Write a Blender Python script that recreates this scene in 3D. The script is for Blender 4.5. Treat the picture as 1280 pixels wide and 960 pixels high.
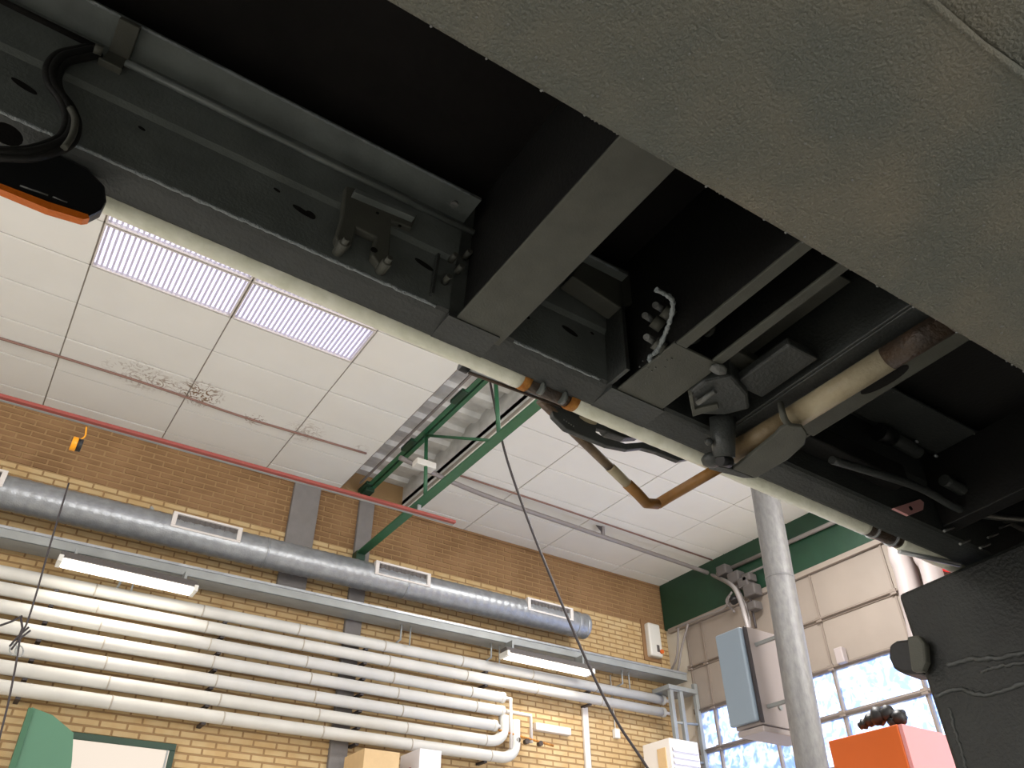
import bpy, bmesh, math, random
from mathutils import Vector, Matrix
random.seed(7)
for o in list(bpy.data.objects): bpy.data.objects.remove(o)
SC = bpy.context.scene
COL = SC.collection

# ------------------------------------------------------------------ camera
CZ = 0.6                                     # camera height above the floor
F = 980.9
R = [Vector((0.83016038, -0.5574654, -0.00812773)),     # camera right
     Vector((0.33098317, 0.50451652, -0.79744167)),     # camera down
     Vector((0.44864671, 0.65931434, 0.6033413))]       # camera forward
cam = bpy.data.cameras.new('camera'); cam.sensor_width = 36; cam.lens = F / 1280 * 36
cam.clip_start = 0.02; cam.clip_end = 200
co = bpy.data.objects.new('camera', cam); COL.objects.link(co)
m = Matrix.Identity(4)
for i in range(3):
    m[i][0] = R[0][i]; m[i][1] = -R[1][i]; m[i][2] = -R[2][i]
m[2][3] = CZ
co.matrix_world = m
SC.camera = co

# ------------------------------------------------------------------ world, fill lights, exposure
w = bpy.data.worlds.new('world'); SC.world = w; w.use_nodes = True
bg = w.node_tree.nodes['Background']
bg.inputs[0].default_value = (0.80, 0.88, 1.0, 1); bg.inputs[1].default_value = 3.2
SC.view_settings.view_transform = 'Standard'; SC.view_settings.look = 'None'
SC.view_settings.gamma = 1; SC.view_settings.exposure = 0.45
SC.view_settings.use_curve_mapping = False

def area(name, loc, rot, sx, sy, power, col):
    l = bpy.data.lights.new(name, 'AREA'); l.shape = 'RECTANGLE'; l.size = sx; l.size_y = sy
    l.energy = power; l.color = col
    o = bpy.data.objects.new(name, l); COL.objects.link(o); o.location = loc; o.rotation_euler = rot
    return o
PI = math.pi
# added fill lights in front of the two solid walls behind the camera
area('wall_fill_light', (-7.9, 1.0, 2.4), (0, -PI / 2, 0), 4.4, 10, 330, (1.0, 0.985, 0.97))
area('wall_fill_light', (4.2, -7.9, 2.3), (PI / 2, 0, 0), 8, 4.4, 680, (1.0, 0.985, 0.97))
# unseen overhead fill lights, added to brighten the room; no fixtures there
for x in (-5.5, -2.5, 0.6, 5.8):
    for y in (-5.0, -1.2):
        area('overhead_fill_light', (x, y, 5.35), (0, 0, 0), 2.2, 0.5, 110 if x > 5 else 60, (1.0, 0.98, 0.95))
for x in (-2.4, 6.3):
    area('overhead_fill_light', (x, 4.6, 5.35), (0, 0, 0), 1.2, 0.9, 190 if x > 0 else 30, (1.0, 0.98, 0.95))

# ------------------------------------------------------------------ materials
def nt(name):
    mt = bpy.data.materials.new(name); mt.use_nodes = True
    n = mt.node_tree; return mt, n, n.nodes['Principled BSDF']
def srgb(r, g, b):
    f = lambda c: (c / 255 / 12.92) if c / 255 <= .04045 else ((c / 255 + .055) / 1.055) ** 2.4
    return (f(r), f(g), f(b), 1)
def mat(name, col, rough=.6, metal=0., bump=0., bscale=60., var=0., vscale=6., spec=.5, col2=None, detail=4, stretch=None, coat=0):
    mt, n, p = nt(name); N = n.nodes; L = n.links
    p.inputs['Roughness'].default_value = rough; p.inputs['Metallic'].default_value = metal
    p.inputs['Specular IOR Level'].default_value = spec
    p.inputs['Coat Weight'].default_value = coat
    c = srgb(*col)
    p.inputs['Base Color'].default_value = c
    g = N.new('ShaderNodeNewGeometry'); src = g.outputs['Position']
    if stretch:
        mp = N.new('ShaderNodeMapping'); mp.inputs['Scale'].default_value = stretch
        L.new(src, mp.inputs['Vector']); src = mp.outputs[0]
    if var or col2:
        t = N.new('ShaderNodeTexNoise'); t.inputs['Scale'].default_value = vscale; t.inputs['Detail'].default_value = detail
        L.new(src, t.inputs['Vector'])
        r = N.new('ShaderNodeValToRGB'); e = r.color_ramp.elements
        e[0].position = .35; e[1].position = .68
        c2 = srgb(*col2) if col2 else tuple(min(1, x * (1 + var)) for x in c[:3]) + (1,)
        e[0].color = c if col2 else tuple(x * (1 - var) for x in c[:3]) + (1,)
        e[1].color = c2
        L.new(t.outputs[0], r.inputs[0]); L.new(r.outputs[0], p.inputs['Base Color'])
    if bump:
        t = N.new('ShaderNodeTexNoise'); t.inputs['Scale'].default_value = bscale; t.inputs['Detail'].default_value = 5
        L.new(src, t.inputs['Vector'])
        b = N.new('ShaderNodeBump'); b.inputs['Strength'].default_value = bump; b.inputs['Distance'].default_value = .01
        L.new(t.outputs[0], b.inputs['Height']); L.new(b.outputs[0], p.inputs['Normal'])
    return mt
def emis(name, col, s):
    mt, n, p = nt(name)
    p.inputs['Base Color'].default_value = srgb(*col); p.inputs['Emission Color'].default_value = srgb(*col)
    p.inputs['Emission Strength'].default_value = s; return mt

M = {}
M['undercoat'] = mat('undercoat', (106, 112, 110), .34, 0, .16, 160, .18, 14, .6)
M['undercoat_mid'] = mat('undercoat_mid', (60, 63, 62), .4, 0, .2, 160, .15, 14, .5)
M['undercoat_dusty'] = mat('undercoat_dusty', (88, 91, 84), .6, 0, .6, 420, 0, 11, .4, col2=(108, 104, 91), detail=6)
M['undercoat_fine'] = mat('undercoat_fine', (82, 83, 76), .58, 0, .12, 300, .1, 20, .4)
M['deck_board'] = mat('deck_board', (24, 22, 21), .8, 0, .2, 60, .2, 8, .2)  # dark brown board, taken near-black to stand in for the cavity's shade
M['black_rubber'] = mat('black_rubber', (22, 23, 25), .5, 0, .1, 80)
M['black_plastic'] = mat('black_plastic', (26, 27, 28), .35, 0, .05, 90)
M['cream_edge'] = mat('cream_edge', (246, 247, 232), .4, 0, .3, 60, 0, 26, .5, col2=(226, 228, 208))
M['weld'] = mat('weld', (126, 134, 136), .3, 0, .6, 200, 0, 9, .8)  # paler than bare undercoat to stand in for highlights along the beads
M['rust'] = mat('rust', (150, 92, 30), .7, 0, .4, 120, 0, 40, .4, col2=(196, 140, 66))
M['rusty_brown'] = mat('rusty_brown', (72, 56, 42), .45, 0, .5, 90, 0, 25, .5, col2=(52, 44, 38))
M['rust_tube'] = mat('rust_tube', (150, 104, 44), .5, .1, .3, 60, 0, 14, .5, col2=(118, 84, 44))
M['stained_tube'] = mat('stained_tube', (136, 120, 92), .5, .1, .3, 60, 0, 14, .5, col2=(112, 94, 66))
M['worn_tube'] = mat('worn_tube', (64, 51, 44), .45, .1, .4, 60, 0, 26, .5, col2=(128, 108, 84))
M['cream_tube'] = mat('cream_tube', (186, 176, 150), .5, 0, .25, 60, 0, 9, .5, col2=(150, 136, 108))
M['steel'] = mat('steel', (190, 194, 198), .3, .7, .1, 60)
M['grey_bolt'] = mat('grey_bolt', (104, 106, 104), .4, .2, .3, 120)
M['orange_lens'] = mat('orange_lens', (214, 110, 30), .3, 0, .2, 200)
M['red_primer'] = mat('red_primer', (214, 160, 158), .6)
M['galv'] = mat('galv', (165, 168, 172), .42, .55, .12, 60, .15, 9, .5, stretch=(1, 1, 1))
M['galv_pole'] = mat('galv_pole', (150, 150, 150), .5, .35, .15, 60, 0, 22, .5, col2=(134, 133, 136), stretch=(2, 2, .8))
M['duct'] = mat('duct', (150, 153, 157), .34, .55, .25, 70, .12, 12, .5)
M['tray'] = mat('tray', (144, 147, 146), .5, .2, .05, 60, .08, 5)
M['sheet'] = mat('sheet', (212, 212, 210), .55, .15, .15, 20, .15, 5)
M['pipe_white'] = mat('pipe_white', (198, 196, 190), .5, 0, .04, 40, .05, 4)
M['seam'] = mat('seam', (170, 162, 150), .6)
M['tile'] = None
M['tgrid'] = mat('tgrid', (150, 143, 134), .7)
M['mortar'] = mat('mortar', (150, 121, 84), .9, 0, .3, 80)
M['brick_yellow'] = mat('brick_yellow', (196, 172, 130), .85, 0, .3, 90, 0, 5.5, .3, col2=(186, 156, 110))
M['brick_brown'] = mat('brick_brown', (142, 110, 78), .85, 0, .3, 90, 0, 3.5, .3, col2=(124, 94, 64))
M['pilaster'] = mat('pilaster', (122, 118, 116), .8, 0, .2, 70, .06, 9)
M['green'] = mat('green', (40, 92, 62), .45, 0, .05, 50, .08, 8)
M['green_dark'] = mat('green_dark', (22, 56, 38), .5, 0, .05, 50, .1, 6)
M['green_pale'] = mat('green_pale', (72, 118, 92), .5)
M['red_paint'] = mat('red_paint', (142, 66, 58), .5)
M['yellow_paint'] = mat('yellow_paint', (240, 160, 20), .4)
M['vent_frame'] = mat('vent_frame', (206, 200, 196), .5)
M['vent_dark'] = mat('vent_dark', (88, 83, 81), .7, 0, .3, 120)
M['white_metal'] = mat('white_metal', (214, 212, 206), .45)
M['cabinet'] = mat('cabinet', (222, 218, 214), .5)
M['panel_tan'] = mat('panel_tan', (140, 129, 119), .6, 0, .04, 40, .04, 3)
M['frame_brown'] = mat('frame_brown', (128, 116, 106), .55, .1)
M['boxgrey'] = mat('boxgrey', (134, 148, 162), .45, 0, .03, 40)
M['boxpink'] = mat('boxpink', (156, 146, 144), .5)
M['orange'] = mat('orange', (214, 100, 34), .5)
M['pink'] = mat('pink', (224, 150, 150), .5)
M['cardboard'] = mat('cardboard', (206, 176, 132), .8, 0, .1, 30, .04, 10)
M['carton_white'] = mat('carton_white', (222, 218, 222), .7)
M['red_print'] = mat('red_print', (178, 40, 60), .7)
M['cable'] = mat('cable', (52, 46, 48), .6)
M['cable_brown'] = mat('cable_brown', (128, 98, 88), .7)
M['conduit'] = mat('conduit', (134, 128, 126), .5, .2)
M['concrete'] = mat('concrete', (204, 202, 196), .75, 0, .1, 20, .1, 1.5)
M['plaster'] = mat('plaster', (200, 192, 178), .85, 0, .05, 20, .04, 1)
M['snow_tree'] = mat('snow_tree', (196, 206, 226), .9, 0, .3, 10, .2, 3)
M['tube_lit'] = emis('tube_lit', (255, 248, 236), 1.6)
M['diffuser'] = emis('diffuser', (232, 230, 246), .72)
M['slat'] = mat('slat', (205, 202, 224), .6)
M['pane_lit'] = emis('pane_lit', (250, 233, 214), .66); M['pane_lit'].node_tree.nodes['Principled BSDF'].inputs['Base Color'].default_value = (.05, .05, .05, 1)
M['undercoat_dark'] = mat('undercoat_dark', (31, 34, 32), .5, 0, .25, 130, .3, 10, .45)
M['shade_black'] = mat('shade_black', (26, 26, 25), .6, 0, .15, 130, .2, 10, .35)  # near-black; stands in for shade on crossmember webs, plain black on hoses

# frosted, iced window pane
mt, n, p = nt('pane'); N = n.nodes; L = n.links
g = N.new('ShaderNodeNewGeometry'); t = N.new('ShaderNodeTexNoise'); t.inputs['Scale'].default_value = 7; t.inputs['Detail'].default_value = 7
t.inputs['Distortion'].default_value = 1.6
L.new(g.outputs['Position'], t.inputs['Vector'])
r = N.new('ShaderNodeValToRGB'); r.color_ramp.elements[0].position = .42; r.color_ramp.elements[1].position = .6
r.color_ramp.elements[0].color = (.5, .58, .8, 1); r.color_ramp.elements[1].color = (.95, .97, 1, 1)
L.new(t.outputs[0], r.inputs[0])
tr = N.new('ShaderNodeBsdfTranslucent'); L.new(r.outputs[0], tr.inputs[0])
tp_ = N.new('ShaderNodeBsdfTransparent'); L.new(r.outputs[0], tp_.inputs[0])
mx = N.new('ShaderNodeMixShader'); mx.inputs[0].default_value = .7
L.new(tr.outputs[0], mx.inputs[1]); L.new(tp_.outputs[0], mx.inputs[2]); L.new(mx.outputs[0], N['Material Output'].inputs[0])
M['pane'] = mt

# ceiling tile with brown water stains along the cable
def px(px_, py_):
    d = R[0] * ((px_ - 640) / F) + R[1] * ((py_ - 480) / F) + R[2]
    return d
def at(x, y, ax, v):
    """point where the sight line of picture point x,y meets the room plane ax = v (heights are above the floor)"""
    d = px(x, y); i = 'xyz'.index(ax)
    vv = v - CZ if ax == 'z' else v
    q = d * (vv / d[i]); return Vector((q.x, q.y, q.z + CZ))
ZC = 4.88 + CZ; YW = 8.455; XE = 8.53
mt = mat('tile', (220, 219, 214), .85, 0, .06, 30, .02, 2); n = mt.node_tree; N = n.nodes; L = n.links; p = N['Principled BSDF']
base = p.inputs['Base Color'].links[0].from_socket
g = N.new('ShaderNodeNewGeometry')
t = N.new('ShaderNodeTexNoise'); t.inputs['Scale'].default_value = 5.5; t.inputs['Detail'].default_value = 6; t.inputs['Distortion'].default_value = 2.5
L.new(g.outputs['Position'], t.inputs['Vector'])
ridge = N.new('ShaderNodeMath'); ridge.operation = 'SUBTRACT'; ridge.inputs[1].default_value = .5; L.new(t.outputs[0], ridge.inputs[0])
ab = N.new('ShaderNodeMath'); ab.operation = 'ABSOLUTE'; L.new(ridge.outputs[0], ab.inputs[0])
total = None
for (sx, sy, rad, st) in ((178, 470, .30, .6), (205, 480, .2, .7), (250, 492, .27, 1.3), (318, 524, .14, 1.2), (382, 540, .26, .45), (452, 560, .1, .4), (150, 460, .2, .4)):
    c = at(sx, sy, 'z', ZC)
    d = N.new('ShaderNodeVectorMath'); d.operation = 'DISTANCE'; d.inputs[1].default_value = c
    L.new(g.outputs['Position'], d.inputs[0])
    mr = N.new('ShaderNodeMapRange'); mr.inputs[1].default_value = rad; mr.inputs[2].default_value = rad * .35
    mr.inputs[3].default_value = 0; mr.inputs[4].default_value = st
    L.new(d.outputs['Value'], mr.inputs[0])
    if total is None: total = mr.outputs[0]
    else:
        a = N.new('ShaderNodeMath'); a.operation = 'MAXIMUM'; L.new(total, a.inputs[0]); L.new(mr.outputs[0], a.inputs[1]); total = a.outputs[0]
line = N.new('ShaderNodeMapRange'); line.inputs[1].default_value = .045; line.inputs[2].default_value = .012; L.new(ab.outputs[0], line.inputs[0])
mu = N.new('ShaderNodeMath'); mu.operation = 'MULTIPLY'; mu.use_clamp = True; L.new(line.outputs[0], mu.inputs[0]); L.new(total, mu.inputs[1])
mixc = N.new('ShaderNodeMix'); mixc.data_type = 'RGBA'; mixc.inputs[7].default_value = srgb(118, 88, 58)
L.new(mu.outputs[0], mixc.inputs[0]); L.new(base, mixc.inputs[6]); L.new(mixc.outputs[2], p.inputs['Base Color'])
M['tile'] = mt

# ------------------------------------------------------------------ builders
class B:
    def __init__(s, tf=None): s.v = []; s.f = []; s.sm = []; s.tf = tf or (lambda q: Vector(q))
    def add(s, vs, fs, smooth=False):
        k = len(s.v); s.v += [s.tf(q) for q in vs]
        for f in fs: s.f.append([k + i for i in f]); s.sm.append(smooth)
        return s
    def box(s, lo, hi):
        x0, y0, z0 = lo; x1, y1, z1 = hi
        vs = [(x0, y0, z0), (x1, y0, z0), (x1, y1, z0), (x0, y1, z0), (x0, y0, z1), (x1, y0, z1), (x1, y1, z1), (x0, y1, z1)]
        return s.add(vs, [(0, 3, 2, 1), (4, 5, 6, 7), (0, 1, 5, 4), (1, 2, 6, 5), (2, 3, 7, 6), (3, 0, 4, 7)])
    def prism(s, pts, off, smooth=False):
        n = len(pts); off = Vector(off)
        vs = [Vector(q) for q in pts] + [Vector(q) + off for q in pts]
        fs = [tuple(range(n)), tuple(range(2 * n - 1, n - 1, -1))]
        k = len(s.v); s.add(vs, fs); s.add([], [])
        for i in range(n):
            j = (i + 1) % n; s.f.append([k + i, k + n + i, k + n + j, k + j]); s.sm.append(smooth)
        return s
    def tube(s, pts, r, n=12, caps=True, r_fn=None):
        pts = [Vector(q) for q in pts]; k = len(s.v); T = []
        for i in range(len(pts)):
            a = pts[max(0, i - 1)]; b = pts[min(len(pts) - 1, i + 1)]; T.append((b - a).normalized())
        u = T[0].orthogonal().normalized(); vs = []
        for i, q in enumerate(pts):
            u = (u - T[i] * u.dot(T[i])).normalized(); w_ = T[i].cross(u)
            rr = r_fn(i) if r_fn else r
            for j in range(n):
                a = 2 * PI * j / n; vs.append(q + (u * math.cos(a) + w_ * math.sin(a)) * rr)
        fs = [(i * n + j, i * n + (j + 1) % n, (i + 1) * n + (j + 1) % n, (i + 1) * n + j) for i in range(len(pts) - 1) for j in range(n)]
        s.add(vs, fs, True)
        if caps:
            s.f.append([k + j for j in range(n)][::-1]); s.sm.append(False)
            s.f.append([k + (len(pts) - 1) * n + j for j in range(n)]); s.sm.append(False)
        return s
    def blob(s, c, r, n=10, mshape=(1, 1, 1), jit=0):
        c = Vector(c); vs = []; rng = random.Random(int(abs(c.x * 911 + c.y * 77 + c.z * 13) * 100))
        for i in range(1, n):
            th = PI * i / n
            for j in range(n):
                ph = 2 * PI * j / n; q = 1 + jit * (rng.random() - .5)
                vs.append(c + Vector((math.sin(th) * math.cos(ph) * mshape[0], math.sin(th) * math.sin(ph) * mshape[1], math.cos(th) * mshape[2])) * r * q)
        vs.append(c + Vector((0, 0, r * mshape[2]))); vs.append(c - Vector((0, 0, r * mshape[2])))
        fs = [(i * n + j, i * n + (j + 1) % n, (i + 1) * n + (j + 1) % n, (i + 1) * n + j) for i in range(n - 2) for j in range(n)]
        a = len(vs) - 2; b = a + 1
        fs += [(a, (j + 1) % n, j) for j in range(n)] + [(b, (n - 2) * n + j, (n - 2) * n + (j + 1) % n) for j in range(n)]
        return s.add(vs, fs, True)
    def build(s, name, mt, parent=None, bevel=0, label=None, cat=None, group=None, kind=None, seg=2):
        me = bpy.data.meshes.new(name)
        if parent is not None: org = world_loc(parent)
        else:
            lo = Vector([min(q[i] for q in s.v) for i in range(3)]); hi = Vector([max(q[i] for q in s.v) for i in range(3)])
            org = (lo + hi) / 2; org.z = lo.z
        me.from_pydata([tuple(q - org) for q in s.v], [], s.f)
        me.polygons.foreach_set('use_smooth', s.sm)
        bm = bmesh.new(); bm.from_mesh(me); bmesh.ops.recalc_face_normals(bm, faces=bm.faces); bm.to_mesh(me); bm.free()
        me.materials.append(mt)
        o = bpy.data.objects.new(name, me); COL.objects.link(o)
        if parent is not None: o.parent = parent
        else: o.location = org
        if bevel:
            md = o.modifiers.new('bevel', 'BEVEL'); md.width = bevel; md.segments = seg; md.limit_method = 'ANGLE'
        tag(o, label, cat, group, kind)
        return o
def world_loc(o):
    l = Vector((0, 0, 0))
    while o is not None: l += Vector(o.location); o = o.parent
    return l
def tag(o, label=None, cat=None, group=None, kind=None):
    if label: o['label'] = label
    if cat: o['category'] = cat
    if group: o['group'] = group
    if kind: o['kind'] = kind
    return o
def thing(name, label, cat, loc, group=None):
    o = bpy.data.objects.new(name, None); COL.objects.link(o); o.location = loc; o.empty_display_size = .1
    return tag(o, label, cat, group)
def bez(pts, n=10):
    """smooth curve through points (Catmull-Rom)"""
    P = [Vector(q) for q in pts]; P = [P[0] * 2 - P[1]] + P + [P[-1] * 2 - P[-2]]; out = []
    for i in range(1, len(P) - 2):
        for k in range(n):
            t_ = k / n; a, b, c, d = P[i - 1:i + 3]
            out.append(.5 * ((2 * b) + (c - a) * t_ + (2 * a - 5 * b + 4 * c - d) * t_ ** 2 + (3 * b - a - 3 * c + d) * t_ ** 3))
    return out + [P[-2]]

# ================================================================== ROOM SHELL
XL, YR = -8.0, -8.0
B().box((XL - .2, YR - .2, -.2), (XE + .2, YW + .2, 0)).build('floor', M['concrete'], kind='structure')
# ---- long brick wall
wall = B().box((XL, YW - .006, 0), (XE + .2, YW + .25, ZC + .9)).build('wall_left', M['mortar'], kind='structure')
BL, BH, JT = .228, .054, .0127
ZSPLIT = 4.17 + CZ
def visible_px(q):
    d = Vector((q[0], q[1], q[2] - CZ)); c = (R[0].dot(d), R[1].dot(d), R[2].dot(d))
    if c[2] <= 0: return None
    return 640 + F * c[0] / c[2], 480 + F * c[1] / c[2], c[2]
bricks = []
k = 0; z = 0.0
while z < ZC:
    x = -2.6 - (k % 2) * (BL + JT) / 2
    while x < XE - .02:
        bricks.append((x, z)); x += BL + JT
    z += BH + JT; k += 1
def brick_score(b):
    q = visible_px((b[0] + BL / 2, YW, b[1] + BH / 2))
    if not q or q[0] < -10 or q[0] > 850 or q[1] > 970: return 0
    zz = b[1] - CZ
    if 1.95 < zz < 3.12 and b[0] < 5.4: return 0
    if zz > 3.1: return .2 / q[2]
    return 1 / q[2]
order = sorted(range(len(bricks)), key=lambda i: -brick_score(bricks[i]))
solo = set(order[:298])
def brick_mesh(mt):
    me = bpy.data.meshes.new('brick'); e = .005
    v = [(0, 0, 0), (BL, 0, 0), (BL, 0, BH), (0, 0, BH)]
    f_ = [(e, -.012, e), (BL - e, -.012, e), (BL - e, -.012, BH - e), (e, -.012, BH - e)]
    bk = [(0, .03, 0), (BL, .03, 0), (BL, .03, BH), (0, .03, BH)]
    fs = [(4, 5, 6, 7)] + [(i, (i + 1) % 4, 4 + (i + 1) % 4, 4 + i) for i in range(4)] + [(8 + i, 8 + (i + 1) % 4, (i + 1) % 4, i) for i in range(4)]
    me.from_pydata(v + f_ + bk, [], fs); me.materials.append(mt); return me
bmy, bmb = brick_mesh(M['brick_yellow']), brick_mesh(M['brick_brown'])
rest = {True: B(), False: B()}
for i, (x, z) in enumerate(bricks):
    jit = random.uniform(-.003, .003)
    up = z > ZSPLIT
    if i in solo:
        o = bpy.data.objects.new('brick', bmb if up else bmy); COL.objects.link(o); o.parent = wall
        o.location = Vector((x, YW + jit, z)) - Vector(wall.location)
    else:
        x1 = min(x + BL, XE); e = .004
        vs = [(x, YW + jit, z), (x1, YW + jit, z), (x1, YW + jit, z + BH), (x, YW + jit, z + BH),
              (x + e, YW - .012 + jit, z + e), (x1 - e, YW - .012 + jit, z + e), (x1 - e, YW - .012 + jit, z + BH - e), (x + e, YW - .012 + jit, z + BH - e),
              (x, YW + .03, z), (x1, YW + .03, z), (x1, YW + .03, z + BH), (x, YW + .03, z + BH)]
        rest[up].add(vs, [(4, 5, 6, 7)] + [(j, (j + 1) % 4, 4 + (j + 1) % 4, 4 + j) for j in range(4)] + [(8 + j, 8 + (j + 1) % 4, (j + 1) % 4, j) for j in range(4)])
rest[False].build('brickwork', M['brick_yellow'], wall, kind='stuff')
rest[True].build('brickwork', M['brick_brown'], wall, kind='stuff', label='browner bricks of the top courses')
# ---- pilasters
def xw(x, y): return at(x, y, 'y', YW).x
for x0, x1, zb in ((xw(367, 607), xw(400, 612), 3.36 + CZ), (xw(448, 630), xw(466, 634), 0)):
    B().box((x0, YW - .06, zb), (x1, YW + .03, ZC)).build('trim_1', M['pilaster'], bevel=.008, kind='structure')
# ---- end wall with green fascia and sectional gate
ZG = 4.17 + CZ
B().box((XE, YW - .42, 0), (XE + .2, YW + .2, ZC + .1)).build('wall_end', M['plaster'], kind='structure')
B().box((XE, -8, 0), (XE + .2, 1.9, ZC + .1)).build('wall_end', M['plaster'], kind='structure')
B().box((XE - .04, 1.9, ZG), (XE + .2, YW - .02, ZC + .08)).build('trim_2', M['green_dark'], kind='structure', bevel=.01)
B().box((XE - .055, 1.9, ZG - .07), (XE + .1, YW - .1, ZG)).build('trim_3', M['panel_tan'], kind='structure', bevel=.006)
gate = B().box((XE + .055, 1.9, 0), (XE + .07, 1.92, 4.1)).build('door_1', M['frame_brown'], kind='structure')
ys = [8.03, 7.72, 6.78, 5.77, 4.72, 3.7, 2.75, 1.95]
zs = [ZG - .06, 3.51 + CZ, 2.92 + CZ, 2.40 + CZ, 1.86 + CZ, 1.3 + CZ, .7 + CZ, .1 + CZ, .02]
for a in range(len(zs) - 1):
    for b in range(len(ys) - 1):
        y1, y0 = ys[b] - .012, ys[b + 1] + .012; z1, z0 = zs[a] - .015, zs[a + 1] + .015
        if a < 2 or a == 7:
            B().box((XE - .01, y0, z0), (XE + .04, y1, z1)).build('panel', M['panel_tan'], gate, bevel=.008)
        else:
            B().box((XE + .01, y0 + .01, z0), (XE + .018, y1 - .01, z1)).build('pane', M['pane'], gate)
for zz in zs[1:]:
    B().box((XE - .025, 1.9, zz - .03), (XE + .05, YW - .42, zz + .03)).build('crossbar', M['frame_brown'], gate, bevel=.004)
    B().tube([(XE - .045, 1.9, zz), (XE - .045, YW - .42, zz)], .009, 6).build('rod', M['frame_brown'], gate)
for yy in ys[:-1]:
    B().box((XE - .022, yy - .014, 0), (XE + .05, yy + .014, ZG - .07)).build('mullion', M['frame_brown'], gate, bevel=.003)
    for zz in zs[1:5]:
        B().box((XE - .05, yy - .04, zz - .035), (XE - .02, yy + .04, zz + .035)).build('hinge', M['frame_brown'], gate, bevel=.006)
# ---- solid walls behind the camera, out of view
B().box((XL - .2, YR, 0), (XL, YW + .2, ZC + .1)).build('wall_back', M['plaster'], kind='structure')
B().box((XL - .2, YR - .2, 0), (XE + .2, YR, ZC + .1)).build('wall_right', M['plaster'], kind='structure')
# ---- ceiling of lay-in tiles
ceil = B().box((XL, YR, ZC + .1), (3.04, YW + .1, ZC + .16)).box((3.97, YR, ZC + .1), (XE + .1, YW + .1, ZC + .16)).box((XL, YR, ZC + .01), (3.04, 3.05, ZC + .1)).box((3.97, YR, ZC + .01), (XE, 3.05, ZC + .1)).build('ceiling', M['tgrid'], kind='structure')
cx = [-5.2, -3.98, -2.76, -1.54, -.322, .895, 2.105, 3.04, None, 3.97, 4.915, 6.17, 7.495, XE]
cy = [3.07, 3.64, 4.21, 4.78, 5.347, 5.917, 6.487, 7.057, 7.627, 8.197, YW - .01]
for a in range(len(cx) - 1):
    if cx[a] is None or cx[a + 1] is None: continue
    for b in range(len(cy) - 1):
        if cx[a] in (-.322, .895) and cy[b] in (4.78, 5.347): continue     # luminaires sit here
        B().box((cx[a] + .006, cy[b] + .006, ZC + random.uniform(-.002, .003)), (cx[a + 1] - .006, cy[b + 1] - .006, ZC + .03)).build('tile', M['tile'], ceil, bevel=.003, seg=1)
for c in cx:
    if c is not None: B().box((c - .008, 3.05, ZC + .012), (c + .008, YW, ZC + .05)).build('ceiling_bar', M['tgrid'], ceil)
for c in cy:
    for xa, xb in ((-5.2, 3.04), (3.97, XE)): B().box((xa, c - .008, ZC + .012), (xb, c + .008, ZC + .05)).build('ceiling_bar', M['tgrid'], ceil)
B().box((-5.2, YW - .03, ZC - .03), (3.04, YW - .013, ZC + .01)).box((3.97, YW - .03, ZC - .03), (XE, YW - .013, ZC + .01)).build('trim_4', M['brick_brown'], kind='structure')
# ---- recess of corrugated sheet above the truss
rec = B().box((3.0, YR, ZC + .02), (3.04, YW, ZC + .5)).box((3.97, YR, ZC + .02), (4.01, YW, ZC + .5)).build('ceiling', M['sheet'], kind='structure')
y = 2.0
while y < YW - .1:
    prof = [(3.04, y, ZC + .42), (3.04, y + .16, ZC + .42), (3.04, y + .2, ZC + .37), (3.04, y + .32, ZC + .37), (3.04, y + .36, ZC + .42), (3.04, y + .36, ZC + .43), (3.04, y, ZC + .43)]
    B().prism(prof, (.93, 0, 0)).build('corrugation', M['sheet'], rec); y += .36
B().box((3.04, -8, ZC + .43), (3.97, YW, ZC + .48)).build('sheet', M['sheet'], rec)

# ================================================================== TRUSS, RAIL
XT = 3.416
tr = thing('roof_truss', 'green painted steel roof truss with two chords running under the grey recess', 'truss', (XT, YW, 4.0))
ZB, ZT = 4.10 + CZ, 4.98 + CZ
B().box((XT - .055, YR, ZB - .005), (XT + .055, YW - .05, ZB + .01)).box((XT - .012, YR, ZB), (XT + .012, YW - .05, ZB + .07)).build('bottom_chord', M['green'], tr, bevel=.003)
B().box((XT - .065, YR, ZT), (XT - .012, YW - .12, ZT + .012)).box((XT + .012, YR, ZT), (XT + .065, YW - .12, ZT + .012)).box((XT - .02, YR, ZT + .005), (XT - .012, YW - .12, ZT + .07)).box((XT + .012, YR, ZT + .005), (XT + .02, YW - .12, ZT + .07)).build('top_chord', M['green'], tr, bevel=.003)
B().box((XT - .15, YR, ZT + .02), (XT - .125, YW - .2, ZT + .04)).build('conduit', M['conduit'], tr)
nodes = []
for j in range(10):
    yb = 6.72 - 1.45 * j
    B().tube([(XT, yb - .02, ZB + .02), (XT, yb + .06, ZT + .02)], .022, 8).build('post', M['green'], tr)
    B().tube([(XT, yb + .08, ZT), (XT, yb - 1.37, ZB + .02)], .016, 8).build('brace', M['green'], tr)
for yy in (5.95, 7.1, 8.28, 4.5, 3.0):
    B().box((XT - .095, yy - .13, ZT - .012), (XT - .02, yy + .13, ZT + .03)).build('clip', M['green_dark'], tr, bevel=.004)
B().box((XT - .06, YW - .16, ZB - .12), (XT + .06, YW - .03, ZB + .03)).build('bearing_bracket', M['green_dark'], tr, bevel=.008)
B().box((XT - .06, YW - .22, ZT - .05), (XT + .06, YW - .03, ZT + .03)).build('bearing_bracket', M['green_dark'], tr, bevel=.008)
q = at(530, 583, 'x', XT)
B().box((XT - .12, q.y - .07, q.z - .03), (XT + .12, q.y + .06, q.z + .05)).build('junction_box', M['white_metal'], tr, bevel=.01)
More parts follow.
